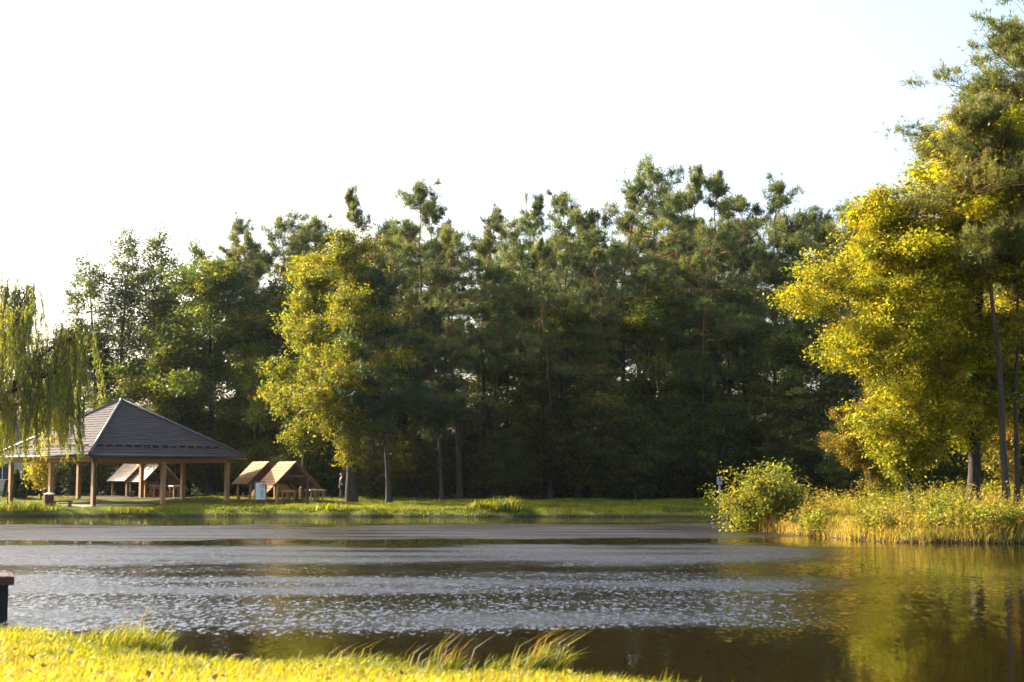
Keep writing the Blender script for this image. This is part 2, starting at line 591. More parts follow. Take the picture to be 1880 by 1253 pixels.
def skeleton(rs, trunk, r_base, targets, tip_r=0.012, sag=0.12):
    """joins every target to the nearest reachable point of the growing tree; returns tube parts"""
    cap = len(trunk) + 6 * len(targets)
    pos = np.zeros((cap, 3))
    pos[:len(trunk)] = trunk
    cnt = len(trunk)
    par = [-1] + list(range(len(trunk) - 1))
    nt_ = len(trunk)
    order = np.argsort(np.hypot(targets[:, 0] - np.interp(targets[:, 2], trunk[:, 2], trunk[:, 0]),
                                targets[:, 1] - np.interp(targets[:, 2], trunk[:, 2], trunk[:, 1])) + 0.25 * np.abs(targets[:, 2] - targets[:, 2].mean()))
    zmin = trunk[-1, 2] * 0.16
    paths = []
    for k in order:
        T = targets[k]
        A = pos[:cnt]
        dv = T - A
        dist = np.linalg.norm(dv, axis=1)
        drop = np.maximum(0.45 * np.hypot(dv[:, 0], dv[:, 1]) - dv[:, 2], 0)
        cost = dist + 1.3 * drop + np.where(A[:, 2] < zmin, 50, 0)
        j = int(np.argmin(cost))
        p0 = A[j].copy()
        L = dist[j]
        m = max(2, min(5, int(L / 0.7) + 1))
        prev = j
        path = [j]
        for i in range(1, m + 1):
            t = i / m
            q = p0 + (T - p0) * t
            q = q + np.array([0, 0, sag * L * math.sin(math.pi * t)]) * (1 if i < m else 0)
            if i < m: q = q + rs.normal(0, 0.07 * L / m + 0.02, 3)
            pos[cnt] = q
            par.append(prev)
            prev = cnt
            cnt += 1
            path.append(prev)
        paths.append(path)
    pos = pos[:cnt]
    w = np.zeros(len(pos))
    ch = np.zeros(len(pos), int)
    for i, p in enumerate(par):
        if p >= 0: ch[p] += 1
    w[ch == 0] = 1
    for i in range(len(pos) - 1, 0, -1):
        if w[i] == 0: w[i] = 1
        w[par[i]] += w[i]
    rad = tip_r * w ** 0.5
    sc = r_base / max(rad[0], 1e-6)
    rad = np.maximum(rad * (0.35 + 0.65 * np.clip(w / w[0], 0, 1) ** 0.3) * min(sc, 4), tip_r * 0.8)
    rt = np.minimum(r_base * (1 - 0.93 * np.linspace(0, 1, nt_)) ** 0.8, 9)
    rt[0] *= 1.45
    parts = [tube_np(trunk, rt, 9)]
    for path in paths:
        r = rad[path].copy()
        j = path[0]
        if j < nt_: r[0] = min(r[1] * 1.25, rt[j] * 0.8)
        else: r[0] = min(rad[j], r[1] * 1.3)
        r = np.minimum(r, r_base * 0.5)
        parts.append(tube_np(pos[path], r, 5))
    return parts


def envelope(rs, n, H, base, R_, peak=0.35, squash=0.85, shell=0.4, lobes=0.25, gap=0.0, trunk=None):
    """n points inside an uneven crown"""
    ph = rs.uniform(0, 6.28, 6)
    out = []
    while len(out) < n:
        t = rs.rand()
        prof = (t / peak) ** 0.55 if t < peak else ((1 - t) / (1 - peak)) ** 0.6
        a = rs.uniform(0, 6.28)
        z = base + (H - base) * t
        lob = 1 + lobes * (math.sin(2 * a + ph[0] + z * 0.7) + 0.7 * math.sin(3 * a + ph[1] - z * 1.1) + 0.6 * math.sin(z * 2.2 + ph[2] + a))
        if rs.rand() > prof * 0.9 + 0.1: continue
        r = R_ * prof * lob * rs.rand() ** shell
        x, y = r * math.cos(a), r * math.sin(a)
        if gap and math.sin(x * 1.9 + ph[3]) + math.sin(y * 1.9 + ph[4]) + math.sin(z * 1.6 + ph[5]) < -3 + 3 * gap: continue
        if trunk is not None:
            x += np.interp(z, trunk[:, 2], trunk[:, 0])
            y += np.interp(z, trunk[:, 2], trunk[:, 1])
        out.append((x, y, z))
    return np.array(out)


def boughs(rs, n, nb, br, H, base, R_, peak, shell, lobes, trunk):
    """n points gathered in nb separate boughs"""
    B = envelope(rs, nb, H - br * 0.35, base + br * 0.4, R_ - br * 0.45, peak, 0.85, shell, lobes, 0, trunk)
    tp = trunk[-1]
    B[0] = (tp[0], tp[1], H - br * 0.5)
    B[1] = (tp[0] + 0.8 * br, tp[1] - 0.3, H - br * 1.25)
    B[2] = (tp[0] - 0.9 * br, tp[1] + 0.3, H - br * 1.4)
    B[3] = (tp[0] - 0.2, tp[1] - 0.9 * br, H - br * 1.6)
    k = rs.randint(nb, size=n)
    r = br * np.exp(rs.normal(0, 0.22, nb))
    r[0] *= 0.55
    r[1:4] *= 0.75
    o = rs.normal(size=(n, 3))
    o *= (rs.rand(n) ** 0.45 / np.linalg.norm(o, axis=1))[:, None]
    o[:, 2] *= 0.62
    # boughs reach outward and droop a little at the end
    ax_ = unit((B - np.column_stack([np.interp(B[:, 2], trunk[:, 2], trunk[:, 0]), np.interp(B[:, 2], trunk[:, 2], trunk[:, 1]), B[:, 2] - 0.8])))
    o += ax_[k] * rs.uniform(-0.6, 0.6, n)[:, None]
    T = B[k] + o * r[k][:, None]
    T[:, 2] = np.maximum(T[:, 2], base * 0.8)
    return T


def broad(seed, H, R_, base, r_base, n_cl, n_lf, leaf, pal, spread=0.15, peak=0.38, cl_r=0.62, lean=(0, 0), bend=0.1, lobes=0.25,
          gap=0.25, shell=0.4, height_shift=0.0, bark=None, up=0.5, flat=0.6, aspect=0.62, nb=0, br=1.2):
    """a broad-leaved tree: (trunk mesh, crown mesh)"""
    rs = np.random.RandomState(seed)
    tr = trunk_line(rs, H * 0.93, bend, lean)
    T = boughs(rs, n_cl, nb, br, H, base, R_, peak, shell, lobes, tr) if nb else envelope(rs, n_cl, H, base, R_, peak, 0.85, shell, lobes, gap, tr)
    tv, tq = join(skeleton(rs, tr, r_base, T))
    per = np.maximum(4, (n_lf * np.exp(rs.normal(0, 0.35, n_cl))).astype(int))
    idx = np.repeat(np.arange(n_cl), per)
    cr = cl_r * np.exp(rs.normal(0, 0.25, n_cl))
    off = rs.normal(size=(len(idx), 3)) * 0.55
    off[:, 2] *= flat
    axd = rs.normal(size=(n_cl, 3)) + unit(T - np.column_stack([np.interp(T[:, 2], tr[:, 2], tr[:, 0]), np.interp(T[:, 2], tr[:, 2], tr[:, 1]), T[:, 2] - 0.4])) * 1.5
    axd = unit(axd)
    off += axd[idx] * (rs.uniform(-0.9, 0.7, len(idx)))[:, None]
    C = T[idx] + off * cr[idx][:, None]
    V, Q = leaf_quads(rs, C, leaf, up, aspect)
    hue = np.clip(rs.rand(n_cl) * 0.7 + 0.15 + height_shift * ((T[:, 2] - base) / (H - base) - 0.5), 0, 1)
    col = palette_mix(rs, pal, len(idx), hue[idx], spread)
    return (mesh_np('trunk', tv, tq, mat=bark or M_BARK, smooth=True),
            mesh_np('crown', V, Q, mat=M_LEAF, cols=np.repeat(col, 4, 0)))


def needle_tufts(rs, C, D, ln, wd, m, spread=0.9):
    n = len(C)
    d = unit(np.repeat(D, m, 0) + rs.normal(0, spread, (n * m, 3)))
    c = np.repeat(C, m, 0)
    L = (ln * np.exp(rs.normal(0, 0.2, n * m)))[:, None]
    s = unit(np.cross(d, rs.normal(size=(n * m, 3)))) * wd
    V = np.stack([c, c + d * L * 0.45 + s, c + d * L, c + d * L * 0.45 - s], 1).reshape(-1, 3)
    return V, np.arange(n * m * 4).reshape(-1, 4)


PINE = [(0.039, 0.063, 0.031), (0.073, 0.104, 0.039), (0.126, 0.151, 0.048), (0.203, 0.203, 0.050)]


def pine(seed, H, R_, base, r_base, n_br, lean=(0, 0), bend=0.2, tuft=0.30, m=5, pads=5, dens=9, pal=PINE, top=0.35, dead=8, wd=0.022, pad_r=0.55, gaps=0.25):
    """a Scots pine: bare bole, uneven layers of needle pads, a ragged head of upright shoots"""
    rs = np.random.RandomState(seed)
    tr = trunk_line(rs, H * 0.97, bend, lean, 11)
    tt = np.linspace(0, 1, 11)
    rt = r_base * (1 - 0.92 * tt ** 0.9)
    rt[0] *= 1.4
    parts = [tube_np(tr, rt, 9)]
    C, D, hue = [], [], []

    def on(z):
        return np.array([np.interp(z, tr[:, 2], tr[:, 0]), np.interp(z, tr[:, 2], tr[:, 1]), z])
    side = rs.uniform(0, 6.28)
    layer = rs.uniform(0, 6.28)
    for i in range(n_br):
        t = (i + rs.rand()) / n_br
        if t < 0.8 and math.sin(t * 19 + layer) < -1 + 2 * gaps and rs.rand() < 0.75: continue
        z = base + (H * 0.965 - base) * t ** 0.92
        a = i * 2.4 + rs.normal(0, 0.6)
        if t < 0.3: prof = 0.55 + 1.5 * t
        else: prof = (1 - top) * ((1 - t) / 0.7) ** 0.8 + top * min(1.0, (1.04 - t) * 5)
        L = max(0.35, R_ * prof * np.clip(rs.normal(0.82, 0.34), 0.25, 1.45) * (1 + 0.25 * math.cos(a - side)))
        el = -0.12 + 0.5 * t ** 1.3 + (0.55 * max(0, t - 0.75) / 0.25) + rs.normal(0, 0.15)
        p0 = on(z)
        dr = np.array([math.cos(a) * math.cos(el), math.sin(a) * math.cos(el), math.sin(el)])
        k = 6
        s = np.linspace(0, 1, k)
        pts = p0 + dr * (L * s)[:, None]
        pts[:, 2] += 0.20 * L * s ** 2.4 - 0.05 * L * np.sin(s * 3.14)
        pts[1:-1] += rs.normal(0, 0.05 * L, (k - 2, 3))
        rb = max(0.012, 0.045 * L / 2.2) * (0.6 + 0.4 * (1 - t))
        parts.append(tube_np(pts, np.linspace(rb, 0.008, k), 5))
        h = rs.rand() * 0.5 + 0.25
        np_ = max(2, int(pads * (0.35 + 0.75 * L / R_) + rs.rand()))
        for j in range(np_):
            sj = 1 - 0.62 * (j / max(np_ - 1, 1)) * rs.uniform(0.6, 1.0)
            q = np.array([np.interp(sj, s, pts[:, c]) for c in range(3)])
            sd = np.array([-dr[1], dr[0], 0])
            off = sd * rs.normal(0, 0.36 * L * (1.1 - 0.6 * sj)) + dr * rs.normal(0, 0.12 * L)
            off[2] += abs(rs.normal(0, 0.16)) + 0.06
            e = q + off
            parts.append(tube_np(np.stack([q - dr * 0.15 * L, (q + e) / 2 + [0, 0, 0.04], e]), [0.014, 0.011, 0.007], 4))
            r = pad_r * np.clip(rs.normal(1, 0.3), 0.45, 1.7) * (0.62 + 0.38 * min(1, L / R_ + 0.1)) * (1 - 0.3 * t)
            nn = int(dens * (0.7 + 0.6 * rs.rand()) * min(1.3, (r / pad_r) ** 1.5 + 0.15))
            o = rs.normal(size=(nn, 3))
            o *= (np.abs(rs.normal(0, 0.62, nn)) / np.linalg.norm(o, axis=1))[:, None] * r
            o[:, 2] = o[:, 2] * 0.42
            o += (dr * [1, 1, 0.4]) * rs.uniform(-0.8, 0.5, nn)[:, None] * r
            C.append(e + o)
            dd = unit(o * 0.6 + dr * 0.5 * r + np.array([0, 0, (0.55 + 0.6 * t) * r]))
            D.append(dd)
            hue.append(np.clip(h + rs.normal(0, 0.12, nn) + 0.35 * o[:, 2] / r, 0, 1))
            # upright shoots fringe the pad
            ns_ = 2 if t > 0.6 else 1
            for q2 in range(ns_):
                hb = r * rs.uniform(0.5, 1.1) * (1.3 if t > 0.8 else 0.8)
                u = np.linspace(0.1, 1, 4)
                c0 = e + rs.normal(0, 0.3 * r, 3) * [1, 1, 0]
                C.append(c0 + np.outer(u * hb, [0.1 * dr[0], 0.1 * dr[1], 1.0]))
                D.append(np.tile([0.15 * dr[0], 0.15 * dr[1], 1.0], (4, 1)))
                hue.append(np.full(4, min(1, h + 0.2)))
    # two or three ragged leaders
    for q in range(3):
        hb = H * rs.uniform(0.03, 0.06) * (1 if q else 1.0)
        b0 = on(H * 0.965) + rs.normal(0, 0.35, 3) * [1, 1, 0.6] * (q > 0) + [0, 0, -0.25]
        tip = b0 + np.array([rs.normal(0, 0.1), rs.normal(0, 0.1), (H - b0[2]) if q == 0 else hb])
        parts.append(tube_np(np.stack([b0 - [0, 0, 0.3], (b0 + tip) / 2, tip]), [0.03, 0.02, 0.008], 4))
        nn = 16
        u = rs.rand(nn) ** 0.8
        C.append(b0 + (tip - b0) * u[:, None] + rs.normal(0, 0.06, (nn, 3)))
        D.append(np.tile([0, 0, 1.0], (nn, 1)) + rs.normal(0, 0.45, (nn, 3)))
        hue.append(np.full(nn, 0.6))
    for i in range(dead):
        z = base * rs.uniform(0.35, 1.05)
        a = rs.uniform(0, 6.28)
        L = rs.uniform(0.5, 1.7)
        dr = np.array([math.cos(a), math.sin(a), rs.normal(-0.1, 0.25)])
        p0 = on(z)
        parts.append(tube_np(np.stack([p0, p0 + dr * L * 0.5 + [0, 0, 0.05], p0 + dr * L + [0, 0, -0.1]]), [0.022, 0.015, 0.006], 4))
    C, D, hue = np.concatenate(C), np.concatenate(D), np.concatenate(hue)
    V, Q = needle_tufts(rs, C, D, tuft, wd, m)
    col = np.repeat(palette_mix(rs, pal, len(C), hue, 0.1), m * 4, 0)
    tv, tq = join(parts)
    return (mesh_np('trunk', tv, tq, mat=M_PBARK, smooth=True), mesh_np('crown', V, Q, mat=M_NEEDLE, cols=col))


def plant_tree(name, meshes, x, y, sc, rz, label, cat='tree', group=None, wide=1.0, sink=0.08, crown='crown', trunk='trunk'):
    o = empty(name, (x, y, gz(x, y) - sink), rz)
    o.scale = (sc * wide, sc * wide, sc)
    link(trunk, meshes[0], o)
    link(crown, meshes[1], o)
    tag(o, label, cat, group)
    return o


# ------------------------------------------------------------------ tree library
OAK = [(0.075, 0.10, 0.010), (0.19, 0.20, 0.012), (0.35, 0.31, 0.014), (0.48, 0.38, 0.016), (0.42, 0.25, 0.018)]
OAKG = [(0.07, 0.105, 0.014), (0.15, 0.18, 0.016), (0.29, 0.275, 0.018), (0.40, 0.30, 0.02)]
MAPLE = [(0.057, 0.092, 0.014), (0.103, 0.144, 0.018), (0.172, 0.190, 0.021), (0.299, 0.230, 0.023)]
ALDER = [(0.046, 0.072, 0.023), (0.078, 0.104, 0.029), (0.130, 0.137, 0.034), (0.195, 0.169, 0.039)]
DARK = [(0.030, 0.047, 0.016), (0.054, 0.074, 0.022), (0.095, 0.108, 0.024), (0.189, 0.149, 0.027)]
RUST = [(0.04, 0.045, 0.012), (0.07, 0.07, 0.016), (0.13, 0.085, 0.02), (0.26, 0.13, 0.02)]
DARKRUST = [(0.037, 0.053, 0.015), (0.065, 0.075, 0.019), (0.106, 0.098, 0.022), (0.213, 0.125, 0.025)]  # dark green leaves with a little rust
BUSHY = [(0.100, 0.138, 0.018), (0.200, 0.225, 0.025), (0.350, 0.312, 0.037), (0.400, 0.275, 0.050)]

lib = {}
for i in range(9):
    lib['pine%d' % i] = (pine(100 + i, 20, (3.3, 2.9, 3.0, 2.8, 3.6, 2.9, 2.3, 3.1, 3.4)[i], (6.0, 8, 5.5, 9.5, 7.5, 9, 5, 8.5, 10.5)[i], 0.20, (50, 46, 56, 42, 48, 42, 62, 46, 40)[i],
                              lean=((0.01, 0), (-0.02, 0.01), (0.03, 0), (0, 0.02), (-0.01, 0), (0.02, -0.01), (0, 0), (-0.03, 0), (0.02, 0.02))[i], top=(0.35, 0.3, 0.25, 0.4, 0.55, 0.35, 0.12, 0.45, 0.6)[i],
                              gaps=(0.2, 0.3, 0.2, 0.35, 0.3, 0.4, 0.15, 0.3, 0.35)[i], pads=6, dens=22, m=6, tuft=0.30, wd=0.018, pad_r=(0.62, 0.55, 0.6, 0.55, 0.7, 0.55, 0.5, 0.6, 0.66)[i]), 20)
lib['lowpine'] = (pine(140, 13, 3.1, 3.2, 0.16, 50, lean=(0.10, 0.0), tuft=0.29, dens=26, pads=7, m=6, wd=0.02, pad_r=0.62, pal=[(0.026, 0.048, 0.028), (0.045, 0.075, 0.036), (0.07, 0.10, 0.04), (0.10, 0.12, 0.04)]), 13)
for i in range(3):
    lib['alder%d' % i] = (broad(200 + i, 18, (2.6, 3.3, 2.8)[i], (5, 5, 7)[i], 0.2, (260, 360, 280)[i], 42, 0.17, ALDER, peak=0.5, cl_r=0.5, gap=0.36, lobes=0.35,
                                lean=((0.03, 0), (0, 0), (-0.02, 0))[i], bend=0.16, shell=0.55), 18)
lib['maple0'] = (broad(220, 15.5, 4.9, 1.0, 0.26, 1100, 52, 0.18, MAPLE, peak=0.42, cl_r=0.5, lobes=0.2, nb=46, br=1.3, shell=0.45), 15.5)
lib['maple1'] = (broad(221, 10, 3.5, 0.8, 0.2, 480, 50, 0.18, MAPLE, peak=0.45, cl_r=0.48, lobes=0.22, nb=24, br=1.1, shell=0.45), 10)
lib['yoak'] = (broad(230, 17, 4.2, 2.0, 0.36, 1100, 48, 0.17, OAKG, peak=0.45, cl_r=0.45, lobes=0.25, nb=54, br=1.1, bark=M_OAKBARK, lean=(-0.05, 0)), 17)
lib['yoak2'] = (broad(233, 15, 3.4, 3.0, 0.26, 700, 48, 0.17, OAKG, peak=0.42, cl_r=0.45, lobes=0.25, nb=30, br=1.05, bark=M_OAKBARK, lean=(-0.05, 0)), 15)
lib['bare'] = (broad(231, 17, 2.4, 6.0, 0.2, 300, 20, 0.15, RUST, peak=0.45, cl_r=0.5, lobes=0.3, gap=0.3, shell=0.55), 17)
for i in range(3):
    lib['dark%d' % i] = (broad(240 + i, 8, (2.6, 2.2, 3.2)[i], 0.4, 0.11, (300, 260, 340)[i], 40, 0.16, (DARK, DARKRUST, DARK)[i], peak=0.45, cl_r=0.45, lobes=0.28, gap=0.22, flat=0.4), 8)
MID = [(0.049, 0.077, 0.017), (0.091, 0.123, 0.022), (0.154, 0.168, 0.025), (0.280, 0.210, 0.028)]
for i in range(2):
    lib['mid%d' % i] = (broad(250 + i, 13, (3.2, 2.7)[i], (3.0, 2.2)[i], 0.16, 560, 46, 0.17, MID, peak=0.45, cl_r=0.46, lobes=0.24, nb=30, br=1.0, shell=0.45), 13)
lib['golden'] = (broad(245, 8, 1.7, 1.2, 0.09, 90, 36, 0.16, OAK, peak=0.5, cl_r=0.4, lobes=0.3, gap=0.3), 8)


def stand(name, key, px, top, Y, rz, label, cat='tree', group=None, wide=1.0):
    """a tree of the library, at the picture column px, Y metres off, as tall as the row top asks"""
    meshes, H = lib[key]
    x = (px - 940) / F * Y
    z = at(px, top, Y).z
    return plant_tree(name, meshes, x, Y, (z - gz(x, Y)) / H, rz, label, cat, group, wide)


# pines on the far shore, each as seen over the water
PINES = [
    (440, 393, 106, 1, 0.4, 0.85, 'slim pine rising behind the broad green maple, its tip alone against the sky'),
    (478, 432, 104, 1, 1.9, 1.0, 'low bushy-topped pine between the slim pine and the flat-topped pine'),
    (517, 402, 107, 4, 2.6, 1.0, 'flat-topped dark pine behind the left edge of the yellow tree'),
    (570, 395, 109, 0, 0.9, 0.9, 'pine with two small tips just left of the yellow tree top'),
    (606, 425, 112, 3, 3.9, 0.9, 'half-hidden pine directly behind the yellow tree'),
    (660, 347, 98, 6, 5.2, 0.8, 'pine with a thin lone spire above the half-bare tree'),
    (722, 408, 97, 2, 0.2, 1.0, 'dark pine filling the gap between the lone spire and the biggest round-topped pine'),
    (768, 330, 93, 0, 1.1, 1.05, 'biggest round-topped pine in the middle of the far shore'),
    (806, 372, 99, 5, 2.2, 0.9, 'pine leaning out just right of the biggest round-topped pine'),
    (845, 420, 91, 2, 4.0, 1.05, 'dark blue-green pine in front with foliage hanging low over its bole'),
    (888, 377, 97, 1, 5.5, 1.0, 'pine with a small pointed tip right of the dark hanging pine'),
    (930, 425, 101, 4, 0.6, 0.9, 'lower pine in the dip of the skyline'),
    (985, 353, 102, 6, 2.9, 0.95, 'narrow pine standing alone at the right side of the dip in the skyline'),
    (1047, 355, 104, 0, 3.3, 0.9, 'loose-crowned pine with twin tips right of the narrow pine'),
    (1078, 385, 98, 3, 4.4, 0.9, 'pale olive pine in front of the loose-crowned twin tips'),
    (1142, 322, 99, 1, 5.0, 1.1, 'tall sunlit pine with a wide loose head and bare reddish bole'),
    (1194, 318, 103, 4, 0.1, 0.9, 'tall pine close beside the sunlit wide-headed pine'),
    (1228, 352, 97, 2, 1.4, 1.0, 'pine with a broad olive crown below the spire-like pine'),
    (1266, 302, 105, 6, 2.0, 0.85, 'spire-like pine, the tallest pointed tip of the far wood'),
    (1318, 322, 101, 5, 3.0, 1.05, 'pine with a rounded tufted head right of the tallest spire'),
    (1362, 362, 104, 3, 3.6, 0.95, 'pine with thin layered boughs and sky showing through'),
    (1424, 335, 103, 0, 4.7, 0.95, 'last dense-headed pine before the golden oak, with layered dark boughs'),
    (1478, 385, 107, 1, 5.9, 0.9, 'pine half covered by the left edge of the golden oak'),
    (1010, 440, 92, 5, 1.6, 0.9, 'front pine with a thick dark bole below the narrow lone pine'),
    (1110, 455, 94, 3, 2.4, 0.9, 'thin front pine with a short crown before the sunlit wide-headed pine'),
    (1290, 430, 95, 4, 0.8, 0.95, 'shaded front pine below the tufted rounded head'),
    (1385, 450, 97, 1, 5.3, 0.9, 'shaded front pine below the thin layered boughs'),
    (1528, 405, 99, 2, 2.1, 0.95, 'dark pine showing in the notch left of the golden oak'),
    (1580, 390, 96, 7, 0.7, 0.95, 'dark pine directly behind the golden oak crown'),
    (1650, 420, 100, 0, 1.7, 0.95, 'pine behind the gap between the two golden oaks'),
    (905, 490, 92, 3, 4.9, 0.8, 'thin leaning front pine in the dark middle of the wood'),
]
for px, top, Y, k, rz, wide, lab in PINES:
    stand('pine_tree', 'pine%d' % k, px, top, Y, rz, lab, 'tree', 'pines of the far wood', wide)
stand('pine_tree', 'lowpine', 716, 505, 85.2, 3.5, 'small slanting pine with low blue-green boughs beside the yellow tree', 'tree', 'pines of the far wood')
stand('pine_tree', 'lowpine', 812, 560, 88, 2.9, 'young slanting pine in shade among the front boles', 'tree', 'pines of the far wood', 0.8)

# broad-leaved trees on the far shore
stand('alder_tree', 'alder0', 178, 448, 107, 2.4, 'slender grey-green alder with a slanting trunk beside the willow', 'tree', 'alders behind the pavilion', 0.95)
stand('alder_tree', 'alder1', 224, 420, 108, 0.3, 'tall airy alder with a straight dark trunk above the pavilion roof peak', 'tree', 'alders behind the pavilion')
stand('alder_tree', 'alder2', 290, 422, 110, 1.9, 'airy alder with a spreading top right of the pavilion roof peak', 'tree', 'alders behind the pavilion')
stand('alder_tree', 'alder2', 345, 438, 113, 4.4, 'dark round-headed alder behind the shoulder of the green maple', 'tree', 'alders behind the pavilion', 0.9)
stand('maple_tree', 'maple0', 388, 472, 104, 0.5, 'broad green maple turning yellow behind the pavilion and shelters')
stand('maple_tree', 'maple1', 330, 610, 103, 1.5, 'small rounded maple with yellow-green leaves behind the pavilion roof', wide=1.0)
stand('maple_tree', 'maple1', 470, 640, 101, 3.1, 'shaded maple behind the two wooden shelter roofs')
stand('oak_tree', 'yoak', 647, 418, 85.8, 0.0, 'yellow-green oak with a thick trunk at the edge of the sunny bank', wide=0.86)
stand('oak_tree', 'yoak2', 560, 470, 92, 2.2, 'smaller yellowing oak behind the left side of the thick-trunked oak', wide=0.95)
stand('half_bare_tree', 'bare', 688, 398, 92, 0.0, 'half-bare brownish tree right behind the yellow-green oak', wide=0.9)

# shaded growth under the pines
UNDER = [
    (110, 720, 112, 'maple1', 'green maple behind the left half of the pavilion roof'),
    (255, 790, 110, 'dark2', 'dark hazel behind the shelters seen through the pavilion'),
    (350, 770, 108, 'maple1', 'yellow-green maple seen under the right eave of the pavilion'),
    (395, 800, 106, 'dark0', 'dark hazel left of the right corner post of the pavilion'),
    (60, 800, 109, 'dark0', 'dark hazel beside the beige house'),
    (205, 780, 111, 'dark0', 'dark hazel behind the front corner post of the pavilion'),
    (560, 760, 95, 'dark0', 'dark bush-like tree right behind the peaked shelter roofs'),
    (430, 790, 104, 'dark2', 'dark hazel behind the pavilion right corner post'),
    (300, 800, 106, 'dark0', 'dark hazel seen through the middle of the pavilion'),
    (150, 790, 106, 'dark2', 'green hazel seen between the left pavilion posts'),
    (760, 780, 93, 'dark1', 'rusty undergrowth tree behind the slanting boles'),
    (850, 750, 96, 'dark0', 'dark hazel behind the cluster of front boles'),
    (690, 770, 91, 'dark1', 'leafy young tree with orange patches right of the thick oak trunk'),
    (1000, 700, 93, 'dark1', 'rusty young beech in the dark middle of the wood'),
    (1100, 672, 91, 'dark1', 'wide low beech with rusty layered leaves at the wood edge'),
    (1165, 745, 90, 'dark2', 'dark low hazel right of the rusty wide beech'),
    (1235, 720, 93, 'dark0', 'dark hazel below the golden sapling leaves'),
    (1320, 735, 92, 'dark2', 'dark spreading hazel behind the white sign'),
    (1400, 720, 93, 'dark0', 'dark hazel behind the bright waterside bush'),
    (1475, 730, 90, 'dark2', 'dark hazel under the left edge of the golden oak'),
    (1555, 770, 84, 'dark0', 'dark green bushy tree under the golden oak crown'),
    (1520, 640, 92, 'dark2', 'tall dark hazel in the notch under the golden oak boughs'),
    (1620, 700, 86, 'dark1', 'rusty bush in shade between the golden oak trunks'),
    (1700, 690, 84, 'dark2', 'dark hazel behind the thick-trunked golden oak'),
    (1790, 680, 82, 'dark0', 'dark hazel behind the pine boles on the right bank'),
    (960, 500, 98, 'mid1', 'olive broad-leaved tree under the dip of the skyline'),
    (1030, 545, 95, 'mid0', 'rounded green tree below the loose-crowned twin tips'),
    (1205, 520, 96, 'mid0', 'broad green tree below the two tall close pines'),
    (1340, 540, 97, 'mid0', 'round green tree under the tufted rounded pine head'),
    (1450, 600, 93, 'mid0', 'green broad-leaved tree touching the left boughs of the golden oak'),
    (745, 560, 95, 'mid1', 'green tree filling the wood behind the small slanting pine'),
    (505, 520, 103, 'mid0', 'green tree between the broad maple and the yellowing oak'),
    (300, 520, 106, 'mid1', 'olive tree on the left shoulder of the broad green maple'),
    (140, 600, 106, 'mid0', 'green tree low behind the left pavilion roof and willow'),
    (1275, 660, 97, 'golden', 'thin golden sapling lit in the dark wood'),
    (1345, 728, 95, 'golden', 'small golden sapling low in the dark wood'),
    (1092, 690, 95, 'golden', 'small orange sapling above the rusty beech'),
    (1460, 800, 88, 'dark1', 'rusty bush behind the top of the waterside bush'),
    (930, 790, 91, 'dark2', 'dark low hazel left of the rusty young beech'),
]
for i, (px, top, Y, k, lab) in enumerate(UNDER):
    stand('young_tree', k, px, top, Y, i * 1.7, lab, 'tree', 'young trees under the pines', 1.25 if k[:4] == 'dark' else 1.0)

# the wood goes on behind
rb = random.Random(11)
n = 0
for row, (Y0, step) in enumerate(((109, 3.4), (114, 3.6), (120, 4.0))):
    x = -26 + rb.uniform(0, 2)
    while x < 62:
        y = Y0 + rb.uniform(-2, 2)
        px = 940 + x / y * F
        if px > 395:
            meshes, H = lib['pine%d' % rb.randrange(9)]
            top = 420 if px < 620 else (410 if px < 1000 else 385)
            h = (at(px, top + rb.uniform(0, 60), y).z - 0.7)
            plant_tree('pine_tree', meshes, x, y, h / H, rb.uniform(0, 6.28), 'pine deep in the far wood, mostly hidden by the pines in front of it', 'tree', 'hidden pines deep in the far wood', 0.95)
        x += step * rb.uniform(0.7, 1.3)
for i in range(34):
    x = -24 + i * 2.45 + rb.uniform(-0.8, 0.8)
    y = rb.choice((99, 103, 108, 113)) + rb.uniform(-1.5, 1.5)
    meshes, H = lib['dark%d' % (i % 3)]
    plant_tree('young_tree', meshes, x, y, rb.uniform(0.75, 1.15), rb.uniform(0, 6.28), 'dark young tree deep in the wood between the boles of the far pines', 'tree', 'hidden young trees deep in the far wood', 1.4)


# dense low scrub on the floor of the wood
def scrub(name, seed, n, xr, yr, h, pal, leaf=0.2):
    rs = np.random.RandomState(seed)
    Pc = np.column_stack([rs.uniform(*xr, n), rs.uniform(*yr, n)])
    z = ground(Pc)
    per = 60
    idx = np.repeat(np.arange(n), per)
    hh = h * np.exp(rs.normal(0, 0.4, n))
    off = rs.normal(0, 0.5, (len(idx), 3))
    C = np.column_stack([Pc[idx, 0] + off[:, 0], Pc[idx, 1] + off[:, 1], z[idx] + hh[idx] * rs.rand(len(idx)) ** 0.8])
    V, Q = leaf_quads(rs, C, leaf, 0.4)
    return link(name, mesh_np(name, V, Q, mat=M_LEAF, cols=np.repeat(palette_mix(rs, pal, len(idx), np.clip(rs.rand(n), 0, 1)[idx] * 0.7, 0.15), 4, 0)))


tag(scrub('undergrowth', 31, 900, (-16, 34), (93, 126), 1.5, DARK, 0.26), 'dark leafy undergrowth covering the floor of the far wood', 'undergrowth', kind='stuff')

tag(scrub('leafy_scrub', 32, 420, (-50, -15), (107, 124), 1.7, DARK, 0.26), 'dark leafy scrub behind the pavilion and the shelters', 'undergrowth', kind='stuff')

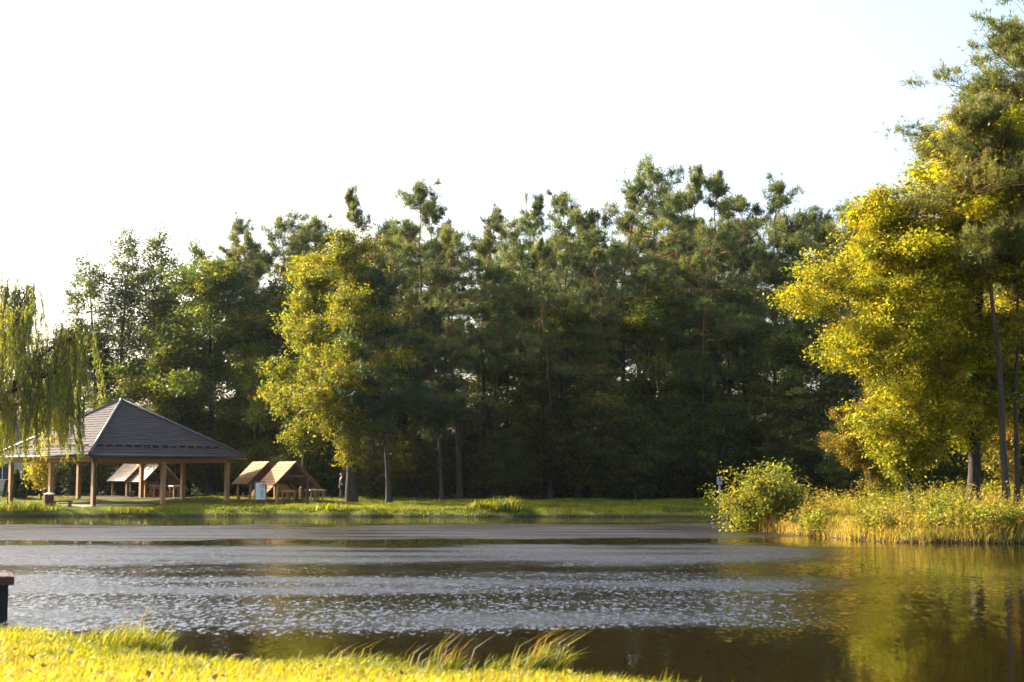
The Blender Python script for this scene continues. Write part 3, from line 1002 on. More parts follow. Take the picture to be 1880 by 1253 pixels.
# ------------------------------------------------------------------ right bank
ROAK = broad(300, 15.2, 4.6, 2.3, 0.17, 2000, 62, 0.135, OAK, peak=0.58, cl_r=0.42, lobes=0.2, bark=M_OAKBARK, flat=0.6, height_shift=0.1, shell=0.42, nb=110, br=0.95, lean=(-0.07, 0))
ROAK2 = broad(301, 17.2, 4.9, 3.0, 0.27, 2100, 62, 0.135, OAK, peak=0.60, cl_r=0.42, lobes=0.25, bark=M_OAKBARK, flat=0.6, height_shift=0.1, shell=0.42, nb=125, br=0.95, lean=(-0.13, 0))
ROAK3 = broad(302, 13, 3.6, 1.2, 0.2, 800, 50, 0.16, [(0.06, 0.08, 0.012), (0.14, 0.13, 0.014), (0.26, 0.19, 0.018), (0.30, 0.14, 0.02)], peak=0.45, cl_r=0.45, bark=M_OAKBARK, nb=34, br=1.0)
RPAL = [(0.05, 0.068, 0.022), (0.09, 0.105, 0.028), (0.14, 0.145, 0.034), (0.20, 0.18, 0.036)]
RPINE = pine(310, 18, 2.8, 10.2, 0.19, 56, lean=(-0.005, 0), tuft=0.22, m=8, pads=12, dens=26, wd=0.012, pad_r=0.58, dead=14, pal=RPAL, top=0.4, bend=0.24)
RPINE2 = pine(311, 20, 6.0, 9.4, 0.24, 122, lean=(-0.02, 0), tuft=0.22, m=8, pads=15, dens=32, wd=0.012, pad_r=0.66, top=0.32, dead=12, pal=RPAL, gaps=0.08)


def right_tree(name, meshes, H, px, top, Y, rz, label, wide=1.0):
    x = (px - 940) / F * Y
    z = at(px, top, Y).z
    return plant_tree(name, meshes, x, Y, (z - gz(x, Y)) / H, rz, label, 'tree', None, wide)


right_tree('oak_tree', ROAK, 15.2, 1668, 345, 52.5, 0.4, 'golden oak with a slim straight trunk nearest the water on the right bank', 0.94)
right_tree('oak_tree', ROAK2, 17.2, 1782, 228, 54, 2.0, 'tall golden oak with a thicker dark trunk right of the slim-trunked oak', 1.08)
right_tree('pine_tree', RPINE, 18, 1842, 195, 50.5, 1.0, 'pine with a thin straight dark bole rising through the golden oaks', 0.95)
right_tree('pine_tree', RPINE2, 20, 1905, 45, 54, 2.6, 'tallest pine at the right edge, with an orange bole leaning over the oaks')
right_tree('pine_tree', RPINE, 18, 1862, 275, 51.8, 3.4, 'pine bole close beside the thin dark bole, its head hidden in the oaks', 0.8)
right_tree('oak_tree', ROAK3, 13, 1872, 430, 57, 0.9, 'orange-brown oak behind the pine boles at the right edge')
right_tree('oak_tree', ROAK3, 13, 1600, 640, 68, 2.9, 'shaded brownish oak behind the golden oaks on the right bank', 0.9)

# ------------------------------------------------------------------ willow
def willow():
    rs = np.random.RandomState(401)
    parts = []
    trunk = np.array([(0, 0, 0), (0.1, 0, 1.6), (0.3, 0, 3.4), (0.5, 0.1, 5.0)])
    parts.append(tube_np(trunk, [0.5, 0.42, 0.36, 0.28], 10))
    limbs = []
    ends = [((2.2, -0.3, 6.0), (3.9, -0.4, 6.7), (5.0, -0.4, 7.2)), ((2.0, 0.8, 5.4), (3.6, 1.0, 5.9), (4.8, 1.2, 5.6)), ((1.6, -1.2, 7.2), (2.7, -1.8, 9.0), (3.4, -2.0, 9.9)),
            ((1.4, 0.5, 8.0), (2.2, 0.8, 10.2), (2.6, 1.0, 11.4)), ((0.2, 0.6, 8.5), (0.2, 0.9, 10.8), (0.6, 1.0, 12.0)), ((-1.2, -0.5, 7.2), (-2.4, -1, 9.2), (-3, -1.2, 10.2)),
            ((-1.5, 1.0, 6.6), (-3.2, 1.6, 7.8), (-4.2, 2, 8.2)), ((2.8, 0.2, 7.2), (4.4, 0.3, 8.5), (5.4, 0.5, 8.9)), ((1.0, -2.0, 6.5), (1.6, -3.4, 7.6), (2.0, -4.2, 8.0))]
    for e in ends:
        p = np.array([trunk[2 + (rs.rand() < 0.6)], *e])
        t = np.linspace(0, 3, 10)
        pts = np.column_stack([np.interp(t, range(4), p[:, c]) for c in range(3)])
        pts[1:-1] += rs.normal(0, 0.07, (8, 3))
        parts.append(tube_np(pts, np.linspace(0.17, 0.03, 10), 7))
        limbs.append(pts)
    V, C = [], []
    for i in range(640):
        L = limbs[rs.randint(len(limbs))]
        s = 9 * (1 - rs.rand() ** 2.0 * 0.8)
        p = np.array([np.interp(s, range(10), L[:, c]) for c in range(3)])
        out = rs.normal(0, 1, 3)
        out[2] = abs(out[2]) * 0.6
        r = rs.uniform(0.3, 1.3)
        p1 = p + out / np.linalg.norm(out) * r
        ln = rs.uniform(1.2, 4.2) * (1.1 if p1[2] > 6 else 0.8)
        ln = min(ln, p1[2] - 2.2)
        if ln < 0.5: continue
        q = np.linspace(0, 1, 8)
        sw = rs.normal(0, 0.12, 2)
        st = np.column_stack([p1[0] + sw[0] * ln * q, p1[1] + sw[1] * ln * q, p1[2] - ln * q])
        full = np.vstack([p, (p + p1) / 2 + [0, 0, 0.15], st])
        parts.append(tube_np(full, np.linspace(0.022, 0.006, len(full)), 3))
        m = int(ln * 40)
        u = rs.uniform(0, len(st) - 1, m)
        c = np.column_stack([np.interp(u, range(len(st)), st[:, k]) for k in range(3)]) + rs.normal(0, 0.055, (m, 3))
        C.append(c)
    C = np.concatenate(C)
    V, Q = leaf_quads(rs, C, 0.21, 0.0, 0.19, droop=2.6)
    pal = [(0.09, 0.12, 0.02), (0.20, 0.21, 0.024), (0.34, 0.30, 0.028), (0.46, 0.36, 0.03)]
    hue = 0.5 + 0.35 * np.sin(C[:, 0] * 1.7 + 1) * np.sin(C[:, 1] * 1.3)
    col = palette_mix(rs, pal, len(C), hue, 0.16)
    tv, tq = join(parts)
    return mesh_np('trunk', tv, tq, mat=M_BARK, smooth=True), mesh_np('crown', V, Q, mat=M_LEAF, cols=np.repeat(col, 4, 0))


wx = (-62 - 940) / F * 79
plant_tree('willow_tree', willow(), wx, 79.0, 1.06, 0.0, 'weeping willow with yellow hanging strands in front of the pavilion roof', 'tree')


# ------------------------------------------------------------------ pavilion
def pavilion():
    Cx = at(165, 836, 80.0)
    th = R(48.0)
    s = 10.8
    fl = 0.53                                   # floor height
    ev = 3.35 - fl                              # eave height over the floor
    root = empty('pavilion', (Cx.x, Cx.y, fl), th)   # local x along the front eave, y along the side eave
    rise = 3.45
    apex = Vector((s / 2, s / 2, ev + rise))
    cor = [Vector((0, 0, ev)), Vector((s, 0, ev)), Vector((s, s, ev)), Vector((0, s, ev))]
    # floor slab
    MB().box(0.55, s - 0.55, 0.55, s - 0.55, -0.32, 0.0).build('floor_slab', M_CONC, root)
    # roof: four slopes of stepped tile courses, each slope a part
    n = 22
    for k in range(4):
        a, b = cor[k], cor[(k + 1) % 4]
        nrm = (b - a).cross(apex - a).normalized()
        m = MB()
        for i in range(n):
            t0, t1 = i / n, (i + 1) / n
            if i == n - 1: t1 = 0.995
            p0, p1 = a.lerp(apex, t0) + nrm * 0.058, b.lerp(apex, t0) + nrm * 0.058
            q0, q1 = a.lerp(apex, t1) + nrm * 0.03, b.lerp(apex, t1) + nrm * 0.03
            l0, l1 = a.lerp(apex, t0) + nrm * 0.0, b.lerp(apex, t0) + nrm * 0.0
            # pantile ripple along the course
            w = (p1 - p0).length
            c = max(2, int(w / 0.42))
            vs, fs = [], []
            for j in range(c + 1):
                u = j / c
                d = nrm * (0.010 * (j % 2))
                vs += [l0.lerp(l1, u), p0.lerp(p1, u) + d, q0.lerp(q1, u) + d]
            for j in range(c):
                o = j * 3
                fs += [[o, o + 3, o + 4, o + 1], [o + 1, o + 4, o + 5, o + 2]]
            m.add(vs, fs)
        # underside
        und = [a - nrm * 0.05, b - nrm * 0.05, apex - nrm * 0.05]
        m.add(und, [[2, 1, 0]])
        slope = m.build('roof_slope', M_TILE, root)
        # snow guards near the eave
        g = MB()
        A, B = a.lerp(apex, 0.15) + nrm * 0.10, b.lerp(apex, 0.15) + nrm * 0.10
        L = (B - A).length
        for j in range(int(L / 0.62)):
            u0, u1 = (j * 0.62 + 0.1) / L, (j * 0.62 + 0.5) / L
            g.bar(A.lerp(B, u0), A.lerp(B, u1), 0.03, 0.11, nrm)
        g.build('snow_guard', M_METAL, slope)
    for k in range(4):
        a = cor[k]
        out = Vector((a.x - s / 2, a.y - s / 2, 0)).normalized()
        sd = Vector((-out.y, out.x, 0))
        m = MB()
        m.tube([a + Vector((0, 0, 0.08)) + out * 0.02, apex + Vector((0, 0, 0.09))], 0.095, 8)
        m.build('hip_cap', M_CAP, root, True)
    MB().tube([apex + Vector((0, 0, 0.0)), apex + Vector((0, 0, 0.2))], [0.2, 0.06], 10).build('roof_finial', M_CAP, root, True)
    # gutters
    for k in range(4):
        a, b = cor[k], cor[(k + 1) % 4]
        out = (Vector(((a.x + b.x) / 2 - s / 2, (a.y + b.y) / 2 - s / 2, 0))).normalized()
        MB().tube([a + out * 0.085 + Vector((0, 0, -0.03)), b + out * 0.085 + Vector((0, 0, -0.03))], 0.075, 8).build('gutter', M_METAL, root, True)
    # soffit boards and timber ring beam
    e = 0.78
    m = MB()
    for k in range(4):
        a, b = cor[k], cor[(k + 1) % 4]
        out = (Vector(((a.x + b.x) / 2 - s / 2, (a.y + b.y) / 2 - s / 2, 0))).normalized()
        d = (b - a).normalized()
        m.bar(a - out * 0.06 + d * 0.06 + Vector((0, 0, -0.06)), b - out * 0.06 - d * 0.06 + Vector((0, 0, -0.06)), 0.04, 0.2)
    m.build('fascia', M_SHED, root)
    ins = [Vector((e, e, 0)), Vector((s - e, e, 0)), Vector((s - e, s - e, 0)), Vector((e, s - e, 0))]
    for k in range(4):
        a, b = ins[k], ins[(k + 1) % 4]
        d = (b - a).normalized()
        MB().bar(a + d * 0.13 + Vector((0, 0, ev - 0.20)), b - d * 0.13 + Vector((0, 0, ev - 0.20)), 0.2, 0.3).build('ring_beam', M_POST, root)
    # rafters inside
    for k in range(4):
        a, b = ins[k], ins[(k + 1) % 4]
        for t in (0.0, 0.33, 0.66):
            p = a.lerp(b, t) + Vector((0, 0, ev + 0.12))
            q = apex + Vector((0, 0, -0.35))
            MB().bar(p, p.lerp(q, 0.94 if t == 0 else 0.6), 0.1, 0.16).build('rafter', M_POST, root)
    # posts: corners and mid-sides
    pw = 0.23
    for k in range(4):
        a, b = ins[k], ins[(k + 1) % 4]
        for p in (a, a.lerp(b, 0.5)):
            m = MB()
            m.box(p.x - pw / 2, p.x + pw / 2, p.y - pw / 2, p.y + pw / 2, 0.0, ev - 0.36)
            m.box(p.x - 0.17, p.x + 0.17, p.y - 0.17, p.y + 0.17, ev - 0.36, ev - 0.34)
            m.build('post', M_POST, root)
    # downpipe at the front corner
    m = MB()
    m.tube([(0.15, -0.03, ev - 0.08), (0.35, 0.25, ev - 0.32), (e - 0.02, e - 0.21, ev - 0.62), (e - 0.02, e - 0.21, -0.2)], 0.055, 8)
    m.build('downpipe', M_METAL, root, True)
    tag(root, 'open pavilion with a dark tiled pyramid roof on timber posts by the far shore', 'pavilion')
    return root


pavilion()


# ------------------------------------------------------------------ picnic shelters
def shelter(loc, rz, label, pale, L=2.3):
    """ridge along local y, open gable at y = 0 facing the water"""
    root = empty('picnic_shelter', loc, rz)
    mat = M_PLANKPALE if pale else M_PLANK
    zr, xl, xr = 2.50, -1.38, 1.98
    for sgn, xe in ((-1, xl), (1, xr)):
        ln = abs(xe)
        m = MB()
        nb = max(6, int(ln / 0.17))
        for i in range(nb):
            t0, t1 = i / nb * ln, (i + 1) / nb * ln + 0.03
            lift = 0.035
            a0 = Vector((sgn * t0, 0, zr - t0))
            a1 = Vector((sgn * t1, 0, zr - t1))
            nn = Vector((sgn * 0.707, 0, 0.707))
            vs = []
            for p, l in ((a0, 0.012), (a1, lift + 0.012)):
                for y in (-0.12, L + 0.12):
                    vs += [Vector((p.x, y, p.z)) + nn * l, Vector((p.x, y, p.z)) + nn * (l - 0.025)]
            m.add(vs, [[0, 2, 6, 4], [1, 5, 7, 3], [4, 6, 7, 5], [0, 1, 3, 2], [0, 4, 5, 1], [2, 3, 7, 6]])
        m.build('roof_slope', mat, root)
    for y in (0.04, L - 0.04):
        m = MB()
        for sgn, xe in ((-1, xl), (1, xr)):
            m.bar((sgn * 0.02, y, zr - 0.10), (xe, y, zr - abs(xe) - 0.08), 0.07, 0.14)
        m.build('rafter', M_SHED, root)
        MB().bar((-0.72, y + 0.06, 1.62), (0.84, y + 0.06, 1.62), 0.05, 0.10).build('collar_beam', M_SHED, root)
    # boarded back gable
    m = MB()
    m.add([Vector((-1.2, L - 0.12, 1.16)), Vector((1.2, L - 0.12, 1.16)), Vector((0, L - 0.12, 2.36)),
           Vector((-1.2, L - 0.15, 1.16)), Vector((1.2, L - 0.15, 1.16)), Vector((0, L - 0.15, 2.36))], [[0, 1, 2], [5, 4, 3], [0, 3, 4, 1], [1, 4, 5, 2], [2, 5, 3, 0]])
    m.build('gable_boards', M_SHED, root)
    for x, h in ((-1.12, 1.24), (1.35, 1.0)):
        for y in (0.12, L - 0.25):
            MB().box(x - 0.06, x + 0.06, y - 0.06, y + 0.06, -0.25, h).build('post', M_PLANK, root)
    tag(root, label, 'shelter', 'picnic shelters by the pond')
    return root


def on_ground(px, Y):
    x = (px - 940) / F * Y
    return Vector((x, Y, gz(x, Y)))


def peak_at(px, py, Y, rz, label, pale=False, L=2.3):
    p = at(px, py, Y)
    return shelter((p.x, Y, p.z - 2.52), rz, label, pale, L)


peak_at(543, 847, 85.5, R(33), 'wooden picnic shelter with a steep plank roof, the foremost of those beside the pavilion')
peak_at(493, 847, 88.0, R(33), 'wooden picnic shelter with a steep plank roof next to the pavilion corner post')
peak_at(520, 872, 93.0, R(33), 'low wooden shelter roof peeking out between the two steep plank roofs')
peak_at(297, 848, 100.0, R(38), 'picnic shelter with a pale roof seen through the pavilion, left of its middle front post', True, 2.9)
peak_at(263, 847, 101.5, R(38), 'picnic shelter with a pale roof seen through the pavilion, partly behind its rear corner post', True, 2.9)


def table(loc, rz, label):
    root = empty('picnic_table', loc, rz)
    m = MB()
    for i in range(4): m.box(-0.46 + i * 0.23, -0.245 + i * 0.23, -0.8, 0.8, 0.76, 0.82)
    m.build('tabletop', M_PLANKPALE, root)
    for x in (-0.36, 0.36):
        for y in (-0.65, 0.65): MB().box(x - 0.05, x + 0.05, y - 0.05, y + 0.05, -0.1, 0.70).build('leg', M_PLANK, root)
    MB().box(-0.44, 0.44, -0.70, -0.60, 0.70, 0.757).build('rail', M_PLANK, root)
    MB().box(-0.44, 0.44, 0.60, 0.70, 0.70, 0.757).build('rail', M_PLANK, root)
    tag(root, label, 'table', 'picnic tables by the shelters')


def bench(loc, rz, label, w=1.5, h=0.42, mat=None):
    root = empty('wooden_bench', loc, rz)
    m = MB()
    for i in range(2): m.box(-w / 2, w / 2, -0.17 + i * 0.18, -0.01 + i * 0.18, h - 0.05, h)
    m.build('seat', mat or M_PLANK, root)
    for x in (-w / 2 + 0.15, w / 2 - 0.15):
        MB().box(x - 0.06, x + 0.06, -0.15, 0.15, -0.08, h - 0.052).build('leg', M_SHED, root)
    tag(root, label, 'bench', 'benches on the far bank')


def put(px, Y, dz=0.0):
    p = on_ground(px, Y)
    return (p.x, p.y, p.z + dz)


table(put(528, 86.3), R(20), 'pale-topped picnic table under the foremost plank roof')
table(put(580, 84.8), R(20), 'pale-topped picnic table by the reddish post at the low end of the plank roof')
bench(put(524, 84.6), R(15), 'small bench in front of the table under the foremost plank roof', 0.5)
bench(put(452, 86), R(10), 'bench between the front posts of the two steep plank roofs', 0.9)
table(put(293, 100.2), R(25), 'picnic table seen left of the pavilion middle front post')
table(put(329, 98.0), R(25), 'picnic table partly behind the right rear post of the pavilion')
bench(put(281, 98), R(5), 'stool-like bench seen right of the pavilion rear corner post', 0.42)
bench(put(313, 98), R(5), 'bench seen right of the pavilion middle front post', 0.6)
bench(put(246, 99), R(5), 'bench end seen just left of the pavilion rear corner post', 0.5)
b = put(119, 79.6)
bench(b, R(2), 'low dark bench with thin legs on the grass left of the pavilion front corner', 1.15, 0.34, M_DARKWOOD)


def board():
    p = on_ground(481, 86.2)
    root = empty('info_board', (p.x, p.y, p.z), R(4))
    for x in (-0.33, 0.33): MB().box(x - 0.035, x + 0.035, -0.03, 0.03, -0.15, 1.28).build('post', M_PLANK, root)
    face = MB().box(-0.295, 0.295, -0.03, 0.0, 0.22, 1.22).build('panel', M_WHITE, root)
    gm = solid_mat('board_green', (0.34, 0.52, 0.26), (0.50, 0.64, 0.42), 14, 0.5)
    bm = solid_mat('board_blue', (0.40, 0.54, 0.62), (0.55, 0.66, 0.72), 14, 0.5)
    MB().box(0.00, 0.17, -0.036, -0.033, 0.34, 0.80).build('map_patch', gm, face)
    MB().box(-0.10, 0.20, -0.036, -0.033, 0.90, 1.14).build('picture_patch', bm, face)
    MB().box(-0.36, 0.36, -0.06, 0.06, 1.28, 1.33).build('cap_rail', M_PLANK, root)
    tag(root, 'white information board with a green map patch in front of the plank-roofed shelters', 'sign')


board()


def lone_post(px, Y, h, w, label, mat, arm=False):
    p = on_ground(px, Y)
    root = empty('wooden_post', (p.x, p.y, p.z))
    MB().box(-w / 2, w / 2, -w / 2, w / 2, -0.3, h).build('shaft', mat, root)
    MB().add([(-w / 2 - .01, -w / 2 - .01, h), (w / 2 + .01, -w / 2 - .01, h), (w / 2 + .01, w / 2 + .01, h), (-w / 2 - .01, w / 2 + .01, h), (0, 0, h + w * 0.6)],
             [[3, 2, 1, 0], [0, 1, 4], [1, 2, 4], [2, 3, 4], [3, 0, 4]]).build('cap', mat, root)
    if arm: MB().box(-w * 1.6, -w / 2, -0.03, 0.03, h * 0.62, h * 0.68).build('peg', mat, root)
    tag(root, label, 'post')


lone_post(567, 83.2, 1.42, 0.13, 'reddish timber post standing before the low end of the plank roof', M_RED, True)
lone_post(20, 81, 0.85, 0.05, 'left one of two thin dark stakes on the bank beneath the willow', M_DARKWOOD)
lone_post(28, 80.6, 1.05, 0.05, 'right one of two thin dark stakes on the bank beneath the willow', M_DARKWOOD)


def leaning_board():
    p = on_ground(418, 88)
    root = empty('leaning_board', (p.x, p.y, p.z))
    MB().bar((-0.12, 0, 0.0), (0.14, 0.25, 1.05), 0.12, 0.03).build('plank', M_PLANKPALE, root)
    MB().bar((0.02, -0.02, 0.32), (0.13, 0.0, 0.32), 0.03, 0.02).build('peg', M_PLANKPALE, root)
    tag(root, 'pale board leaning behind the right corner post of the pavilion', 'board')


leaning_board()


def bin_():
    p = on_ground(95, 81.6)
    root = empty('litter_bin', (p.x, p.y, p.z))
    mm = MB()
    for k in range(14):
        a = 2 * math.pi * k / 14
        mm.box(-0.055, 0.055, -0.02, 0.02, 0.06, 0.62, Matrix.Rotation(a, 4, 'Z') @ Matrix.Translation((0, -0.25, 0)))
    mm.build('slats', M_RED, root)
    MB().tube([(0, 0, 0.02), (0, 0, 0.60)], 0.22, 14).build('liner', M_DARKWOOD, root, True)
    MB().tube([(0, 0, 0.66), (0, 0, 0.70), (0, 0, 0.75)], [0.30, 0.30, 0.12], 14).build('lid', M_WHITE, root)
    for s in (-1, 1): MB().box(s * 0.24 - 0.015, s * 0.24 + 0.015, -0.015, 0.015, 0.0, 0.66).build('stay', M_STEEL, root)
    tag(root, 'red-brown slatted litter bin with a pale lid beside the left pavilion posts', 'litter bin')


bin_()


def white_sign():
    p = on_ground(1319, 79.0)
    root = empty('sign_post', (p.x, p.y, p.z), R(-4))
    zt = at(1319, 875, 79.0).z - p.z
    MB().tube([(0, 0, -0.3), (0, 0, zt - 0.05)], 0.035, 8).build('pole', M_SIGN, root, True)
    pl = MB().box(-0.15, 0.15, -0.06, -0.038, zt - 0.46, zt).build('plate', M_SIGN, root)
    MB().box(-0.02, 0.06, -0.066, -0.063, zt - 0.17, zt - 0.03).build('dark_mark', M_DARKWOOD, pl)
    MB().box(-0.02, 0.10, -0.066, -0.063, zt - 0.26, zt - 0.21).build('dark_mark', M_DARKWOOD, pl)
    MB().box(-0.07, 0.05, -0.06, -0.038, zt - 0.86, zt - 0.54).build('lower_plate', M_SIGN, root)
    tag(root, 'small white sign on a pale pole at the far bank beside the waterside bush', 'sign')


white_sign()


# ------------------------------------------------------------------ house behind the pavilion
def house():
    p = on_ground(-58, 106)
    root = empty('house', (p.x, p.y, p.z - 0.1), R(8))
    W, D, H = 8.0, 8.0, 3.4
    MB().box(-W / 2, W / 2, 0, D, 0.5, H).build('wall', M_WALL, root)
    MB().box(-W / 2 - 0.06, W / 2 + 0.06, -0.06, D + 0.06, -0.3, 0.5).build('plinth', solid_mat('stone_plinth', (0.20, 0.17, 0.14), (0.30, 0.26, 0.22), 4, 0.9), root)
    m = MB()
    o = 0.5
    m.add([(-W / 2 - o, -o, H - 0.02), (W / 2 + o, -o, H - 0.02), (W / 2 + o, D + o, H - 0.02), (-W / 2 - o, D + o, H - 0.02),
           (-W / 2 - o, D / 2, H + 2.6), (W / 2 + o, D / 2, H + 2.6)],
          [[0, 1, 5, 4], [2, 3, 4, 5], [1, 2, 5], [3, 0, 4], [3, 2, 1, 0]])
    rf = m.build('roof', M_TILE, root)
    MB().box(1.2, 1.7, D / 2 - 0.25, D / 2 + 0.25, H + 2.1, H + 3.3).build('chimney', solid_mat('chimney_brick', (0.25, 0.10, 0.07), (0.34, 0.15, 0.10), 9, 0.9), rf)
    for x in (-2.3, 0.2, 2.6):
        w = MB().box(x - 0.5, x + 0.5, -0.05, 0.02, 1.3, 2.6)
        f = w.build('window', M_WHITE, root)
        MB().box(x - 0.43, x - 0.03, -0.062, -0.052, 1.37, 2.53).box(x + 0.03, x + 0.43, -0.062, -0.052, 1.37, 2.53).build('pane', M_GLASS, f)
    tag(root, 'beige rendered house behind the left side of the pavilion', 'house')


house()

# clipped conifers and a small yellow tree by the house
THUJA = [(0.018, 0.035, 0.014), (0.03, 0.05, 0.02), (0.045, 0.065, 0.022)]


def thuja_mesh(seed, H, r):
    rs = np.random.RandomState(seed)
    n = 2600
    t = rs.rand(n) ** 1.2
    a = rs.uniform(0, 6.28, n)
    rr = r * (1 - t) ** 0.7 * (0.75 + 0.25 * rs.rand(n)) + 0.03
    C = np.column_stack([rr * np.cos(a), rr * np.sin(a), 0.1 + t * H])
    V, Q = leaf_quads(rs, C, 0.16, 0.1, 0.45, droop=-1.5)
    tv, tq = tube_np(np.array([(0, 0, -0.1), (0, 0, H * 0.5), (0, 0, H * 0.95)]), [0.07, 0.04, 0.01], 6)
    return mesh_np('trunk', tv, tq, mat=M_BARK), mesh_np('crown', V, Q, mat=M_LEAF, cols=np.repeat(palette_mix(rs, THUJA, n, None, 0.1), 4, 0))


for i, (px, H, r, lab) in enumerate(((17, 1.15, 0.25, 'small narrow thuja in front of the house plinth'), (35, 1.75, 0.45, 'tallest dark cone-shaped thuja by the house'), (27, 1.5, 0.32, 'middle thuja tucked against the tallest cone'), (46, 1.2, 0.25, 'short thuja right of the tallest cone'))):
    p = on_ground(px, 92 - i * 0.4)
    plant_tree('thuja_tree', thuja_mesh(500 + i, H, r), p.x, p.y, 1.0, 0, lab, 'tree', 'thujas by the house')
p = on_ground(80, 90)
plant_tree('young_tree', broad(510, 3.0, 0.85, 0.9, 0.05, 40, 45, 0.14, OAK, peak=0.5, cl_r=0.36), p.x, p.y, 1.0, 0, 'small bright yellow tree behind the leftmost pavilion posts', 'tree')
p = on_ground(8, 100)
stand('maple_tree', 'maple1', -20, 700, 112, 2.0, 'hazy green maple behind the house and willow', 'tree')
stand('alder_tree', 'alder1', 70, 610, 112, 2.8, 'pale distant alder seen through the willow strands', 'tree', 'alders behind the pavilion')


# ------------------------------------------------------------------ person under the oak
def skin_body(name, mat, nodes, edges, parent, sub=1):
    me = bpy.data.meshes.new(name)
    me.from_pydata([n[0] for n in nodes], edges, [])
    me.materials.append(mat)
    o = link(name, me, parent)
    o.modifiers.new('skin', 'SKIN').use_smooth_shade = True
    sv = me.skin_vertices[0].data
    for i, nd in enumerate(nodes):
        r = nd[1]
        sv[i].radius = (r, r) if not isinstance(r, tuple) else r
        sv[i].use_root = (i == 0)
    s = o.modifiers.new('subd', 'SUBSURF')
    s.levels = s.render_levels = sub
    return o


def person():
    p = on_ground(628, 88.5)
    root = empty('person', (p.x, p.y, p.z), R(20))
    root.scale = (0.93, 0.93, 0.93)
    skin = solid_mat('skin', (0.50, 0.30, 0.22), (0.56, 0.35, 0.26), 6, 0.5)
    navy = solid_mat('navy_jacket', (0.012, 0.03, 0.05), (0.02, 0.05, 0.08), 8, 0.8)
    trous = solid_mat('dark_trousers', (0.01, 0.012, 0.022), (0.02, 0.022, 0.035), 8, 0.85)
    hair = solid_mat('light_hair', (0.20, 0.13, 0.08), (0.30, 0.20, 0.13), 14, 0.7)
    body = [((0, 0, 0.95), 0.13), ((0, 0, 1.20), 0.13), ((0.01, 0, 1.40), (0.16, 0.11)), ((0.03, 0, 1.50), 0.055), ((0.05, 0, 1.60), 0.08), ((0.06, 0, 1.70), 0.085), ((0.055, 0, 1.76), 0.06),
            ((0, 0.19, 1.40), 0.055), ((0.02, 0.24, 1.12), 0.045), ((0.22, 0.18, 1.10), 0.034), ((0.30, 0.16, 1.11), 0.036), ((0.37, 0.15, 1.10), 0.02),
            ((0, -0.19, 1.40), 0.055), ((0.02, -0.24, 1.12), 0.045), ((0.22, -0.16, 1.12), 0.034), ((0.30, -0.14, 1.13), 0.036), ((0.37, -0.13, 1.12), 0.02),
            ((0, 0.10, 0.88), 0.09), ((0.02, 0.11, 0.50), 0.06), ((-0.02, 0.11, 0.09), 0.045), ((0.12, 0.12, 0.04), 0.04),
            ((0, -0.10, 0.88), 0.09), ((0.03, -0.11, 0.50), 0.06), ((0.0, -0.11, 0.09), 0.045), ((0.14, -0.12, 0.04), 0.04)]
    edges = [(0, 1), (1, 2), (2, 3), (3, 4), (4, 5), (5, 6), (2, 7), (7, 8), (8, 9), (9, 10), (10, 11), (2, 12), (12, 13), (13, 14), (14, 15), (15, 16),
             (0, 17), (17, 18), (18, 19), (19, 20), (0, 21), (21, 22), (22, 23), (23, 24)]
    skin_body('body', skin, body, edges, root, 2)
    jk = [((0, 0, 0.98), 0.155), ((0, 0, 1.20), 0.155), ((0.01, 0, 1.41), (0.18, 0.135)), ((0.02, 0, 1.49), 0.075), ((0, 0.19, 1.41), 0.078), ((0.02, 0.24, 1.12), 0.065), ((0.21, 0.18, 1.10), 0.05),
          ((0, -0.19, 1.41), 0.078), ((0.02, -0.24, 1.12), 0.065), ((0.21, -0.16, 1.12), 0.05), ((0, 0, 0.84), 0.16)]
    skin_body('jacket', navy, jk, [(0, 1), (1, 2), (2, 3), (2, 4), (4, 5), (5, 6), (2, 7), (7, 8), (8, 9), (0, 10)], root, 2)
    tz = [((0, 0, 0.94), 0.14), ((0, 0.10, 0.86), 0.105), ((0.02, 0.11, 0.50), 0.08), ((-0.02, 0.11, 0.10), 0.068), ((0, -0.10, 0.86), 0.105), ((0.03, -0.11, 0.50), 0.08), ((0.0, -0.11, 0.10), 0.068)]
    skin_body('trousers', trous, tz, [(0, 1), (1, 2), (2, 3), (0, 4), (4, 5), (5, 6)], root, 2)
    skin_body('hair', hair, [((0.035, 0, 1.70), 0.09), ((0.045, 0, 1.77), 0.075), ((0.0, 0, 1.62), 0.06)], [(0, 1), (0, 2)], root, 2)
    tag(root, 'person in a dark blue jacket standing beside the thick oak trunk', 'person')


person()


